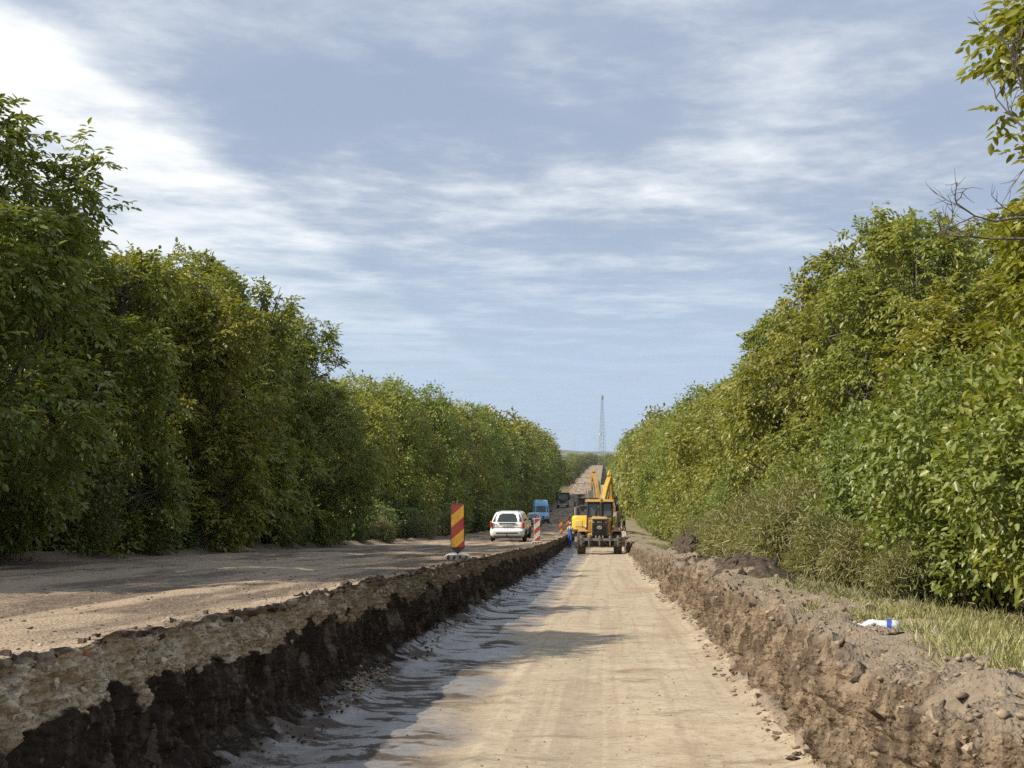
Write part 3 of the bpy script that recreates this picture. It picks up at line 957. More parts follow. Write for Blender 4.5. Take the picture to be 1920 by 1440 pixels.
# bushes
bush1 = make_bush(11, 2.6, 1.5, 3600, .095)
bush2 = make_bush(12, 3.4, 1.7, 4200, .10)
bush3 = make_bush(13, 1.5, 1.0, 2600, .15, mat=m_weed, lw=.13)
bushm = make_bush(14, 2.8, 1.6, 1500, .19, fine=False)
yb = 11.0; n = 0
LB = 'leafy bush at the foot of the left trees beside the road'
while yb < 150:
    pr = (bush1, bush2)[n % 2] if yb < 48 else bushm
    place(pr, -10.6 + random.uniform(-.35, .3) - (1.1 if yb > 55 else 0), yb, random.uniform(.75, 1.0), random.uniform(.7, 1.0), None,
          ORD[n] + ' bush at the foot of the left trees, counted from the left picture edge', 'bush', 'bushes under the left trees' + ('' if yb < 48 else ' further off'),
          (.75 + random.uniform(0, .35), .9, .8))
    yb += random.uniform(1.7, 2.6) if yb < 48 else 4.2
    n += 1
RBN = [(bush2, 5.2, 10.6, 1.05, 1.05, 'bright leafy bush at the right edge above the grass', (1.25, 1.2, .8)),
       (bush1, 4.55, 13.2, 1.0, .95, 'dense bush with drooping sprays beside the dry grass on the right', (1.25, 1.22, .9)),
       (bush2, 5.6, 14.5, 1.2, 1.45, 'tall glossy bush rising behind the drooping one on the right', (1.3, 1.2, .7)),
       (bush2, 4.9, 17.6, 1.0, 1.05, 'broad bush behind the bare dirt patch on the verge', (1.15, 1.15, .85)),
       (bush1, 5.0, 20.6, 1.05, 1.25, 'deep green bush in the middle of the right verge', (1.1, 1.15, .95)),
       (bush2, 4.9, 24.0, .95, 1.0, 'bush behind the dark spoil heap on the right verge', (1.1, 1.15, .95)),
       (bush1, 5.0, 27.5, 1.0, 1.1, 'pale bush just beyond the spoil heap on the right', (1.35, 1.2, 1.0))]
for pr, x, y, s, sz, lb, cl in RBN:
    place(pr, x, y, s, sz, None, lb, 'bush', 'bushes on the right verge', cl)
yb = 31.0; n0 = n
while yb < 190:
    pr = (bush1, bush2)[n % 2] if yb < 50 else bushm
    place(pr, 5.1 + random.uniform(-.4, .4) + (.35 if yb > 60 else 0), yb, random.uniform(.85, 1.1), random.uniform(.75, 1.15), None,
          ORD[n - n0] + ' bush of the right verge beyond the spoil heaps, counted towards the machines', 'bush',
          'bushes on the far right verge' + ('' if yb < 70 else ' behind the machines'), (1.15 + random.uniform(-.1, .25), 1.15, .95))
    yb += 2.6 if yb < 50 else 4.6
    n += 1
for j, (x, y, s, sz) in enumerate(sorted([(3.9, 26.5, 1.1, 1.2), (4.1, 29.0, 1.2, 1.3), (3.8, 31.5, 1.1, 1.1), (4.0, 34.0, 1.3, 1.3), (3.9, 37.0, 1.1, 1.0), (3.75, 22.8, .8, .8), (3.9, 20.3, .7, .7),
                                   (4.0, 40.5, 1.2, 1.1), (4.0, 17.6, .6, .55), (4.3, 11.7, .6, .7), (3.9, 45.0, 1.2, 1.0), (4.0, 50, 1.2, 1.0), (4.1, 56, 1.3, 1.0)], key=lambda q: q[1])):
    place(bush3, x, y, s, sz, None, ORD[j] + ' feathery weed clump in front of the right bushes, counted from the near end', 'weed clump', 'weeds on the right verge', (1.1, 1.05, 1.0))
for j, (x, y, s) in enumerate([(-9.95, 33, .5), (-9.9, 47, .6), (-10.1, 60, .9), (-9.9, 75, .9), (-10.2, 88, 1.2), (-10.2, 120, 1.3), (-10.3, 135, 1.5), (-10.3, 150, 1.5)]):
    place(bush3, x, y, s, s, None, ORD[j] + ' pale weed clump along the left road edge, counted from the near end', 'weed clump', 'weeds on the left road edge', (1.0, .98, .95))

# bare dead branch reaching into the picture from the tree at the far right
rg2 = np.random.default_rng(77)
def bare_branch(mb, p, d, ln, r, depth):
    p = Vector(p); d = Vector(d).normalized(); pts = [p]; q = p.copy(); dd = d.copy()
    for i in range(4):
        dd = (dd + Vector(rg2.normal(0, .16, 3)) + Vector((0, 0, .05))).normalized(); q = q + dd * ln / 4; pts.append(q.copy())
    mb.tube(pts, [r, r * .85, r * .7, r * .55, r * .4], 5, cap=False)
    if depth:
        for i in (1, 2, 3, 4):
            for s_ in range(1 if i < 3 else 2):
                nd = dd + Vector(rg2.normal(0, .62, 3))
                bare_branch(mb, pts[i], nd, ln * rg2.uniform(.3, .5), r * .5, depth - 1)
RT = [o for o in bpy.data.objects if o.get('label') == 'walnut tree at the far right with bare twigs at its top'][0]
mb = MB()
for px, py, dv in ((1962, 330, (-.55, 0, 1.0)), (1955, 410, (-1.0, 0, .15)), (1960, 250, (-.5, .1, .9)), (1950, 448, (-1, .1, .1))):
    bare_branch(mb, P(px, py, 15.2), dv, 1.05, .017, 2)
b_o = mb.build('bare_branches', m_twig); b_o['kind'] = 'stuff'
bpy.context.view_layer.update()
b_o.data.transform(RT.matrix_world.inverted()) if False else None
b_o.parent = RT
b_o.matrix_parent_inverse = (Matrix.Translation(RT.location) @ Matrix.Rotation(RT.rotation_euler.z, 4, 'Z') @ Matrix.Diagonal((*RT.scale, 1))).inverted()

# grass on the verge
def grass(name, n, xr_, yr_, ln, seed, label, mat, dens=None, lean=.8):
    rg_ = np.random.default_rng(seed)
    x = rg_.uniform(*xr_, n); y = rg_.uniform(*yr_, n)
    if dens is not None:
        kp = rg_.random(n) < dens(x, y); x, y = x[kp], y[kp]
    n = len(x)
    z = verge_z(x, y) if xr_[0] > 0 else zr(y)
    bp = np.stack([x, y, z - .01], -1)
    d = np.stack([rg_.normal(0, lean, n), rg_.normal(0, lean, n), rg_.uniform(.35, 1.2, n)], -1)
    nr = rg_.normal(0, 1, (n, 3))
    L = ln * rg_.uniform(.5, 1.4, n)
    o = leaves_mesh(name, bp, d, nr, L, np.full(n, .007) * rg_.uniform(.7, 1.5, n) * (ln / .12) ** .5, rg_.uniform(0, 1, n), mat, None, False)
    tag(o, label, 'grass', kind='stuff')
    return o
pat = lambda x, y: sstep(fbm(x * .9, y * .7, oct=3, seed=91), -.25, .25) * sstep(x, 1.95, 2.35)
grass('grass', 80000, (1.8, 4.3), (5.5, 15.2), .13, 21, 'dry yellow-green grass on the verge beside the plastic bottle', m_grass,
      lambda x, y: sstep(x + .25 * fbm(x * 1.5, y * 1.2, oct=3, seed=92), 1.85, 2.15) * (1 - sstep(y + 1.6 * (x - 2.5) + fbm(x, y, oct=2, seed=93), 11.9, 12.9) * .93))
grass('straw', 26000, (2.2, 4.6), (12, 75), .17, 22, 'dry straw and weeds scattered along the right verge', m_weed, lambda x, y: pat(x, y) * .8)
grass('litter', 22000, (-10.6, -9.25), (9, 90), .16, 23, 'dry twigs and leaf litter along the left road edge', m_dry,
      lambda x, y: sstep(-x + .3 * fbm(x * 2, y * .8, oct=3, seed=94), 9.45, 9.9), 1.2)
# ---------------------------------------------------------------- materials for things
m_white = paint('white_car_paint', (.82, .82, .81), .28, .15, (.42, .36, .28), coat=.4)
m_silver = paint('silver_car_paint', (.40, .42, .44), .3, .2, (.36, .31, .25), metal=.35, coat=.4)
m_blue = paint('blue_van_paint', (.20, .50, .80), .32, .15, coat=.3)
m_olive = paint('olive_truck_paint', (.045, .060, .034), .55, .3)
m_yellow = paint('machine_yellow', (.50, .28, .020), .48, .85, (.22, .165, .10))
m_yellow2 = paint('excavator_yellow', (.82, .52, .035), .38, .25, (.40, .30, .14))
m_boom = paint('boom_yellow', (.62, .38, .03), .45, .6, (.26, .19, .09))
m_ochre = paint('ochre_arm_paint', (.46, .27, .05), .5, .6, (.20, .14, .08))
m_black = paint('black_metal', (.018, .018, .018), .5, .25, (.10, .08, .06))
m_grille = paint('dark_grille', (.020, .022, .025), .45, .12)
m_steel = paint('worn_steel', (.30, .28, .25), .45, .5, (.20, .15, .10), metal=.5)
m_tyre = paint('tyre_rubber', (.022, .021, .020), .85, .35, (.13, .10, .07))
m_tyre_mud = paint('muddy_tyre', (.045, .036, .028), .9, .75, (.19, .145, .10))
m_rim = paint('wheel_rim', (.42, .42, .41), .4, .3, metal=.5)
m_red = paint('red_lens', (.36, .020, .012), .2, .05)
m_lamp = paint('clear_lens', (.80, .80, .78), .12, .05)
m_plate = paint('number_plate', (.62, .63, .63), .4, .1)
m_ink = paint('plate_ink', (.03, .03, .035), .6, 0)
m_trim = paint('dark_trim', (.030, .030, .032), .5, .1)
m_soilload = m_spoil
m_base = paint('rubber_base', (.58, .54, .47), .85, .35)
m_notch = paint('base_notch', (.045, .04, .035), .9, .3)
m_pole = paint('galvanised_pole', (.12, .13, .12), .6, .2)
m_mast = paint('mast_steel', (.30, .33, .36), .5, .1)
m_orange = paint('beacon_orange', (.75, .22, .02), .3, .05)

m_glass, kk, out = new_mat('car_glass')
principled(kk, out, kk.mix(kk.noise(kk.coord('Object'), 1.5, 4, .6), (.012, .018, .018), (.055, .065, .06)), .06, spec=.8)
m_cabglass, kk, out = new_mat('dusty_cab_glass')
gn = kk.noise(kk.coord('Object'), 2.2, 5, .6)
principled(kk, out, kk.mix(gn, (.03, .05, .06), (.13, .155, .16)), kk.math('ADD', kk.math('MULTIPLY', gn, .3), .05), spec=.7)


def stripe_mat(name, c1, c2, period, phase=0.0):
    """diagonal bands rising to the right on a marker board"""
    m, kk, out = new_mat(name)
    c = kk.coord('Object'); x, y, z = kk.xyz(c)[:3]
    s = kk.math('DIVIDE', kk.math('ADD', kk.math('SUBTRACT', z, kk.math('MULTIPLY', x, 0.87)), phase), period)
    f = kk.math('FRACT', s)
    sel = kk.math('GREATER_THAN', f, .5)
    n1 = kk.noise(c, 6, 5, .65); n2 = kk.noise(kk.mapping(c, (9, 9, 2.0)), 3, 4, .6)
    col = kk.mix(sel, c1, c2)
    dirt = kk.math('MULTIPLY', kk.step(kk.math('ADD', n1, kk.math('MULTIPLY', n2, .5)), .55, 1.0), .55)
    col = kk.mix(dirt, col, (.20, .13, .07))
    principled(kk, out, col, kk.math('ADD', .35, kk.math('MULTIPLY', dirt, .6)))
    return m


m_ry = stripe_mat('red_yellow_bands', (.36, .022, .022), (.74, .39, .030), .45, .418)
m_rw = stripe_mat('red_white_bands', (.42, .035, .030), (.74, .72, .68), .45, .418)


# ---------------------------------------------------------------- marker boards
def marker(loc, rz, label, bands, edge_m, point, hgt=.95, wd=.26, pole=.07):
    g = empty('marker_board', loc, rz, label, 'road marker', 'marker boards along the trench edge')
    z0 = .10
    pts = [(-wd / 2, z0 + (.12 if point else .0)), (0, z0 - .0), (wd / 2, z0 + (.12 if point else 0)), (wd / 2, z0 + hgt), (-wd / 2, z0 + hgt)]
    if not point: pts.pop(1)
    mb = MB(); n = len(pts)
    mb.add([(x, .012, z) for x, z in pts] + [(x, -.012, z) for x, z in pts],
           [tuple(range(n))[::-1], tuple(range(n, 2 * n))] + [(i, (i + 1) % n, (i + 1) % n + n, i + n) for i in range(n)])
    mb.build('board', edge_m, g, .004)
    zb = z0 + (.135 if point else .02)
    i_ = .014
    f = MB().box((0, -.0155, (zb + z0 + hgt - i_) / 2), (wd - 2 * i_, .005, z0 + hgt - i_ - zb)).build('stripes', bands, g)
    MB().tube([(0, .02, .02), (0, .02, z0 + hgt + pole)], .014, 8).build('post', m_pole, g)
    bs = MB()
    prof = [(-.27, 0), (.27, 0), (.23, .085), (.17, .105), (-.17, .105), (-.23, .085)]
    bs.add([(x, -.17, z) for x, z in prof] + [(x * .94, .17, z) for x, z in prof],
           [tuple(range(6)), tuple(range(11, 5, -1))] + [(i, i + 6, (i + 1) % 6 + 6, (i + 1) % 6) for i in range(6)])
    b = bs.build('base', m_base, g, .008)
    for x in (-.17, -.06, .05, .16):
        MB().box((x, -.172, .05), (.042, .012, .07), Matrix.Rotation(R(14), 3, 'Y')).build('notch', m_notch, b)
    return g


def on_road(px, d):
    x = (px - CX) / FPX * d
    return (x, d, float(road_h(np.array(x), np.array(d))))


marker(on_road(858, 26), R(4), 'large red and yellow striped marker board with pointed foot, nearest the camera', m_ry, m_trim, True)
marker(on_road(1007, 60.6), R(2), 'red and white striped marker board beside the white estate car', m_rw, paint('white_board', (.72, .71, .68), .5, .2), False, 1.0, .27)
marker(on_road(1051.5, 96), R(-3), 'small red and yellow marker board to the left of the worker in blue', m_ry, m_trim, False, 1.0, .25)
marker(on_road(1064.5, 118), R(3), 'red and yellow marker board partly hidden behind the worker in blue', m_ry, m_trim, False, 1.05, .25)


# ---------------------------------------------------------------- cars
def wheel(parent, x, y, r, w_, rim_r=.62, tyre=None, n=22, rim=None):
    s = 1 if x > 0 else -1
    wh = empty('wheel', (x, y, r)); wh.parent = parent
    MB().lathe_x((0, 0, 0), [(-w_ / 2, r * rim_r), (-w_ / 2, r * .93), (-w_ * .36, r), (w_ * .36, r), (w_ / 2, r * .93), (w_ / 2, r * rim_r)], n).build('tyre', tyre or m_tyre, wh)
    MB().lathe_x((0, 0, 0), [(-s * w_ * .1, .001), (s * w_ * .28, r * .12), (s * w_ * .26, r * .2), (s * w_ * .34, r * rim_r * .8), (s * w_ * .40, r * rim_r), (-s * w_ * .4, r * rim_r)], n).build('rim', rim or m_rim, wh)
    return wh


class Shell:
    """body described by rounded rings: rows of (z, rear y, front y, width, corner radius)"""
    def __init__(s, rows): s.r = np.array(rows, float)
    def at(s, z): return [float(np.interp(z, s.r[:, 0], s.r[:, i])) for i in range(1, 5)]
    def mesh(s, n=5): return MB().rings([rrect(z, a, b, c, d, n) for z, a, b, c, d in s.r])
    def rear(s, z0, z1, ins, off=.012, front=False, steps=4, wfun=None):
        """panel laid on the rear (or front) between two heights, inset from the sides"""
        mb = MB(); vs = []; fs = []
        for i in range(steps + 1):
            z = z0 + (z1 - z0) * i / steps
            yr_, yf_, wd, rc = s.at(z)
            hw = wd / 2 - ins if wfun is None else wfun(i / steps) * wd / 2
            y = (yf_ + off) if front else (yr_ - off)
            bow = .02
            vs += [(-hw, y + (-bow if front else bow) * 1.5, z), (-hw * .5, y, z), (hw * .5, y, z), (hw, y + (-bow if front else bow) * 1.5, z)]
        for i in range(steps):
            for j in range(3):
                q = (i * 4 + j, i * 4 + j + 1, i * 4 + j + 5, i * 4 + j + 4)
                fs.append(q[::-1] if front else q)
        return mb.add(vs, fs)
    def side(s, sgn, z0, z1, y00, y01, y10, y11, off=.008):
        """side pane: at z0 from y00 to y01, at z1 from y10 to y11"""
        w0, w1 = s.at(z0)[2] / 2 + off, s.at(z1)[2] / 2 + off
        q = [(sgn * w0, y00, z0), (sgn * w0, y01, z0), (sgn * w1, y11, z1), (sgn * w1, y10, z1)]
        return MB().add(q, [(0, 1, 2, 3) if sgn > 0 else (3, 2, 1, 0)])


def estate_car(loc, rz, label):
    g = empty('estate_car', loc, rz, label, 'car')
    low = Shell([(.20, .10, 4.20, 1.50, .2), (.27, -.0, 4.34, 1.66, .24), (.42, -.06, 4.42, 1.70, .26), (.60, -.04, 4.42, 1.72, .26), (.66, .03, 4.40, 1.72, .24), (.82, .05, 4.30, 1.71, .22), (.93, .07, 4.05, 1.68, .22), (.985, .10, 3.45, 1.62, .22)])
    low.mesh().build('body', m_white, g, angle=28)
    top = Shell([(.97, .09, 3.30, 1.60, .25), (1.05, .12, 3.10, 1.56, .24), (1.2, .22, 2.82, 1.47, .22), (1.36, .35, 2.50, 1.34, .22), (1.44, .46, 2.28, 1.22, .24), (1.47, .75, 2.0, 1.0, .25)])
    top.mesh().build('greenhouse', m_white, g, angle=40)
    top.rear(.985, 1.395, .12, wfun=lambda t: .93 - .09 * t, steps=6).build('rear_window', m_glass, g)
    top.rear(1.02, 1.38, .1, front=True).build('windscreen', m_glass, g)
    for s in (1, -1):
        top.side(s, 1.0, 1.34, .42, 1.15, .62, 1.15).build('side_window', m_glass, g)
        top.side(s, 1.0, 1.35, 1.22, 2.02, 1.22, 1.95).build('side_window', m_glass, g)
        top.side(s, 1.0, 1.34, 2.08, 2.95, 2.03, 2.42).build('side_window', m_glass, g)
        MB().box((s * .80, .04, .83), (.13, .12, .27)).build('tail_light', m_red, g, .03)
        MB().box((s * .80, .03, 1.00), (.07, .10, .07)).build('indicator', m_orange, g, .02)
        MB().tube([(s * .50, .62, 1.46), (s * .50, .66, 1.505), (s * .50, 2.1, 1.50), (s * .50, 2.15, 1.45)], .016, 6).build('roof_rail', m_trim, g)
        mi = MB().box((s * .93, 2.72, 1.02), (.20, .10, .13)).build('mirror', m_trim, g, .03)
        MB().box((s * .862, 2.25, .46), (.012, 2.1, .06)).build('side_moulding', m_trim, g)
        for y in (.80, 3.42):
            MB().lathe_x((s * .835, y, .32), [(0, .001), (.022, .05), (.022, .37), (-.02, .37)], 20).build('wheel_arch', m_black, g)
            wheel(g, s * .80, y, .31, .20)
    b = MB().rings([rrect(.30, -.09, .5, 1.66, .22), rrect(.36, -.13, .5, 1.72, .24), rrect(.54, -.14, .5, 1.74, .24), rrect(.60, -.10, .5, 1.72, .24)]).build('rear_bumper', m_white, g)
    MB().box((0, -.145, .44), (1.10, .02, .07)).build('bumper_strip', m_trim, b, .01)
    MB().box((0, -.02, .255), (1.35, .2, .12)).build('underside', m_black, g, .02)
    MB().tube([(0, -.02, .30), (0, -.20, .32), (0, -.22, .42)], .022, 7).build('tow_hitch', m_black, g)
    MB().box((0, .02, .915), (.86, .06, .05)).build('tailgate_strip', m_trim, g, .015)
    pl = MB().box((0, .005, .80), (.52, .03, .115)).build('number_plate', m_plate, g, .008)
    for x in (-.17, -.11, -.02, .03, .08, .16, .20):
        MB().box((x, -.0125, .80), (.028, .004, .065)).build('plate_mark', m_ink, pl)
    MB().box((-.55, .012, .85), (.16, .012, .03)).build('badge', m_trim, g)
    MB().box((0, .03, .71), (1.50, .02, .014)).build('tailgate_seam', m_trim, g)
    MB().tube([(0, .20, 1.01), (.18, .21, 1.05), (.36, .27, 1.13)], .009, 5).build('rear_wiper', m_black, g)
    ex = MB().tube([(-.45, -.10, .22), (-.45, .1, .22)], .03, 8).build('exhaust', m_steel, g)
    return g


estate_car(on_road(951, 69.0), R(-1.5), 'white estate car driving away on the road, seen from behind')


def saloon_car(loc, rz, label):
    """front faces -Y after its root is turned"""
    g = empty('silver_car', loc, rz, label, 'car')
    low = Shell([(.20, .10, 4.10, 1.50, .3), (.30, -.02, 4.24, 1.66, .34), (.48, -.05, 4.28, 1.72, .36), (.62, .0, 4.28, 1.73, .36), (.74, .08, 4.2, 1.72, .34), (.86, .35, 4.14, 1.68, .3), (.93, 1.0, 4.05, 1.62, .25)])
    low.mesh().build('body', m_silver, g, angle=30)
    top = Shell([(.91, .98, 3.95, 1.56, .26), (1.05, 1.25, 3.80, 1.47, .26), (1.25, 1.62, 3.55, 1.30, .26), (1.38, 1.95, 3.30, 1.14, .26), (1.42, 2.25, 3.0, .92, .25)])
    top.mesh().build('greenhouse', m_silver, g, angle=40)
    top.rear(.95, 1.33, .1).build('windscreen', m_glass, g)
    top.rear(.98, 1.33, .14, front=True).build('rear_window', m_glass, g)
    for s in (1, -1):
        top.side(s, .96, 1.31, 1.5, 2.5, 2.02, 2.5).build('side_window', m_glass, g)
        top.side(s, .96, 1.31, 2.57, 3.6, 2.57, 3.3).build('side_window', m_glass, g)
        MB().box((s * .66, .06, .68), (.34, .16, .15), Matrix.Rotation(R(-s * 14), 3, 'Z')).build('headlight', m_lamp, g, .04)
        MB().box((s * .60, -.055, .36), (.20, .04, .09)).build('fog_light', m_black, g, .02)
        MB().box((s * .93, 1.32, .96), (.2, .1, .13)).build('mirror', m_silver, g, .03)
        MB().box((s * .70, 4.18, .75), (.3, .14, .18)).build('tail_light', m_red, g, .03)
        for y in (.85, 3.4):
            MB().lathe_x((s * .84, y, .32), [(0, .001), (.022, .05), (.022, .37), (-.02, .37)], 20).build('wheel_arch', m_black, g)
            wheel(g, s * .80, y, .31, .2)
    gr = MB().box((0, -.045, .62), (.62, .06, .13)).build('grille', m_black, g, .02)
    MB().box((0, -.08, .625), (.10, .02, .06)).build('badge', m_rim, gr, .01)
    MB().box((0, -.06, .36), (1.05, .06, .12)).build('lower_grille', m_black, g, .02)
    pl = MB().box((0, -.075, .48), (.52, .02, .11)).build('number_plate', m_plate, g)
    for x in (-.17, -.10, -.02, .05, .15): MB().box((x, -.087, .48), (.03, .004, .06)).build('plate_mark', m_ink, pl)
    MB().box((0, .1, .24), (1.3, .2, .12)).build('underside', m_black, g)
    MB().tube([(-.5, .97, .95), (.2, 1.02, 1.0)], .01, 5).build('wiper', m_black, g)
    MB().tube([(.5, 1.0, .94), (.1, 1.1, 1.03)], .01, 5).build('wiper', m_black, g)
    return g


saloon_car(on_road(1000, 150.0), R(3), 'silver car coming towards the camera in front of the blue minibus')


def minibus(loc, rz, label):
    g = empty('minibus', loc, rz, label, 'minibus')
    low = Shell([(.22, .15, 6.3, 1.70, .25), (.34, .02, 6.4, 1.88, .35), (.60, -.02, 6.45, 1.95, .38), (.85, .06, 6.45, 1.97, .38), (1.05, .30, 6.45, 1.98, .36), (1.20, .75, 6.45, 1.97, .34), (1.32, 1.02, 6.45, 1.96, .32),
                 (1.6, 1.22, 6.44, 1.93, .32), (1.95, 1.50, 6.42, 1.88, .32), (2.15, 1.66, 6.40, 1.84, .34), (2.45, 1.95, 6.3, 1.74, .36), (2.62, 2.25, 6.2, 1.55, .36), (2.68, 2.7, 6.0, 1.2, .3)])
    low.mesh().build('body', m_blue, g, angle=30)
    low.rear(1.36, 2.06, .12).build('windscreen', m_glass, g)
    for s in (1, -1):
        low.side(s, 1.32, 1.95, 1.35, 2.35, 1.8, 2.35).build('cab_window', m_glass, g)
        for y in (2.5, 3.8, 5.1):
            low.side(s, 1.4, 1.98, y, y + 1.15, y, y + 1.15).build('side_window', m_glass, g)
        MB().box((s * .70, .16, .90), (.32, .26, .28), Matrix.Rotation(R(-s * 16), 3, 'Z')).build('headlight', m_lamp, g, .05)
        ar = MB().bar((s * .95, 1.35, 1.42), (s * 1.16, 1.32, 1.45), .05).build('mirror_arm', m_trim, g)
        MB().box((s * 1.20, 1.30, 1.47), (.20, .12, .34)).build('mirror', m_trim, g, .03)
        for y in (1.05, 4.75):
            MB().lathe_x((s * .965, y, .36), [(0, .001), (.022, .05), (.022, .43), (-.02, .43)], 20).build('wheel_arch', m_black, g)
            wheel(g, s * .90, y, .35, .22)
    gr = MB().box((0, .02, .80), (.80, .10, .24)).build('grille', m_black, g, .03)
    MB().lathe_x((0, 0, 0), [(-.01, .001), (-.01, .09), (.01, .09), (.01, .001)], 16).build('badge', m_rim, gr).location = (0, -.04, .82)
    MB().rings([rrect(.24, -.03, .6, 1.80, .3), rrect(.30, -.10, .6, 1.92, .34), rrect(.54, -.11, .6, 1.96, .36), rrect(.60, -.05, .6, 1.95, .36)]).build('bumper', m_trim, g)
    MB().box((0, -.12, .46), (.52, .02, .11)).build('number_plate', m_plate, g)
    MB().box((0, 2.9, 2.72), (.62, .8, .12)).build('roof_vent', m_plate, g, .04)
    MB().box((0, 2.03, 2.30), (.08, .03, .08)).build('roof_badge', m_ink, g, .01)
    MB().tube([(-.6, 1.05, 1.38), (.1, 1.10, 1.44)], .012, 5).build('wiper', m_black, g)
    MB().tube([(.65, 1.05, 1.38), (.15, 1.10, 1.46)], .012, 5).build('wiper', m_black, g)
    MB().box((.25, 1.24, 1.40), (.5, .06, .03)).build('dashboard_paper', m_plate, g)
    return g


minibus(on_road(1014.5, 166.0), R(3), 'light blue high-roof minibus coming down the road behind the silver car')


def old_truck(loc, rz, label):
    g = empty('truck', loc, rz, label, 'truck')
    MB().rings([rrect(1.05, 1.25, 2.9, 1.95, .18), rrect(1.45, 1.25, 2.9, 1.98, .18), rrect(1.55, 1.35, 2.9, 1.96, .2), rrect(2.18, 1.58, 2.85, 1.72, .2), rrect(2.30, 1.75, 2.75, 1.5, .2)]).build('cab', m_olive, g)
    MB().add([(-.72, 1.30, 1.56), (.72, 1.30, 1.56), (.66, 1.50, 2.10), (-.66, 1.50, 2.10)], [(0, 1, 2, 3)]).build('windscreen', m_glass, g)
    MB().tube([(0, 1.29, 1.56), (0, 1.49, 2.1)], .02, 5).build('windscreen_bar', m_olive, g)
    MB().rings([rrect(.75, .05, 1.4, .95, .1), rrect(1.15, .0, 1.4, 1.02, .15), rrect(1.38, .05, 1.4, .95, .2), rrect(1.48, .25, 1.4, .70, .2)]).build('bonnet', m_olive, g)
    gr = MB().box((0, -.005, 1.02), (.80, .06, .46)).build('grille', m_black, g, .02)
    for x in (-.3, -.15, 0, .15, .3): MB().box((x, -.04, 1.02), (.035, .03, .42)).build('grille_slat', m_olive, gr)
    for s in (1, -1):
        MB().rings([rrect(.95, .15, 1.75, .48, .15), rrect(1.12, .12, 1.70, .50, .2), rrect(1.22, .35, 1.4, .42, .2)]).build('fender', m_olive, g).location = (s * .76, 0, 0)
        MB().lathe_x((0, 0, 0), [(0, .001), (.03, .06), (.02, .11), (-.06, .10)], 14).build('headlight', m_lamp, g)
        h = [t for t in bpy.data.objects if t.parent == g and t.name.startswith('headlight')][-1]
        h.rotation_euler = (0, 0, R(-90)); h.location = (s * .74, .10, 1.02)
        wheel(g, s * .86, .95, .48, .26, .5, m_tyre_mud)
        wheel(g, s * .85, 4.4, .48, .45, .5, m_tyre_mud)
        MB().bar((s * .95, 1.5, 1.55), (s * 1.28, 1.45, 1.72), .03).build('mirror_arm', m_black, g)
        MB().box((s * 1.30, 1.45, 1.72), (.16, .04, .26)).build('mirror', m_black, g, .01)
    MB().box((0, -.12, .66), (2.0, .10, .18)).build('bumper', m_plate, g, .02)
    MB().box((0, -.18, .66), (.5, .02, .11)).build('number_plate', m_plate, g)
    MB().box((0, 3.0, .75), (.8, 5.2, .22)).build('chassis', m_black, g)
    bed = MB()
    bed.box((0, 4.35, 1.25), (2.44, 2.7, .10)).box((0, 3.02, 1.88), (2.46, .08, 1.30)).box((-1.2, 4.35, 1.85), (.07, 2.6, 1.2)).box((1.2, 4.35, 1.85), (.07, 2.6, 1.2)).box((0, 5.66, 1.75), (2.4, .07, 1.0))
    bed.build('cargo_bed', m_olive, g, .015)
    MB().box((0, 2.98, 2.56), (2.50, .10, .10)).build('bed_rail', m_black, g)
    return g


old_truck(on_road(1055, 245.0), R(1.5), 'dark green old truck far down the road')

# ---------------------------------------------------------------- machines
def lugged(parent, x, y, r, w_, steer=0):
    wh = wheel(parent, x, y, r, w_, .5, m_tyre_mud, 26, m_yellow)
    lg = MB()
    for j in range(20):
        a = 2 * math.pi * j / 20
        for sd in (-1, 1):
            aa = a + (.157 if sd > 0 else 0)
            c = Vector((sd * w_ * .23, math.cos(aa) * r, math.sin(aa) * r))
            rot = Matrix.Rotation(aa - math.pi / 2, 3, 'X') @ Matrix.Rotation(R(sd * 28), 3, 'Z')
            lg.box(c, (w_ * .48, .075, .07), rot)
    lg.build('tread', m_tyre_mud, wh)['kind'] = 'stuff'
    wh.rotation_euler = (0, 0, steer)
    return wh


def text_mesh(txt, size, mat, parent, loc, name='lettering'):
    cu = bpy.data.curves.new(name, 'FONT'); cu.body = txt; cu.size = size; cu.align_x = 'CENTER'; cu.align_y = 'CENTER'; cu.extrude = .003; cu.offset = .004
    t = bpy.data.objects.new('tmp_text', cu); COL.objects.link(t)
    bpy.context.view_layer.update()
    me = bpy.data.meshes.new_from_object(t.evaluated_get(bpy.context.evaluated_depsgraph_get()))
    bpy.data.objects.remove(t)
    me.materials.clear(); me.materials.append(mat); me.name = name
    o = bpy.data.objects.new(name, me); COL.objects.link(o); o.parent = parent
    o.location = loc; o.rotation_euler = (R(90), 0, 0)
    return o


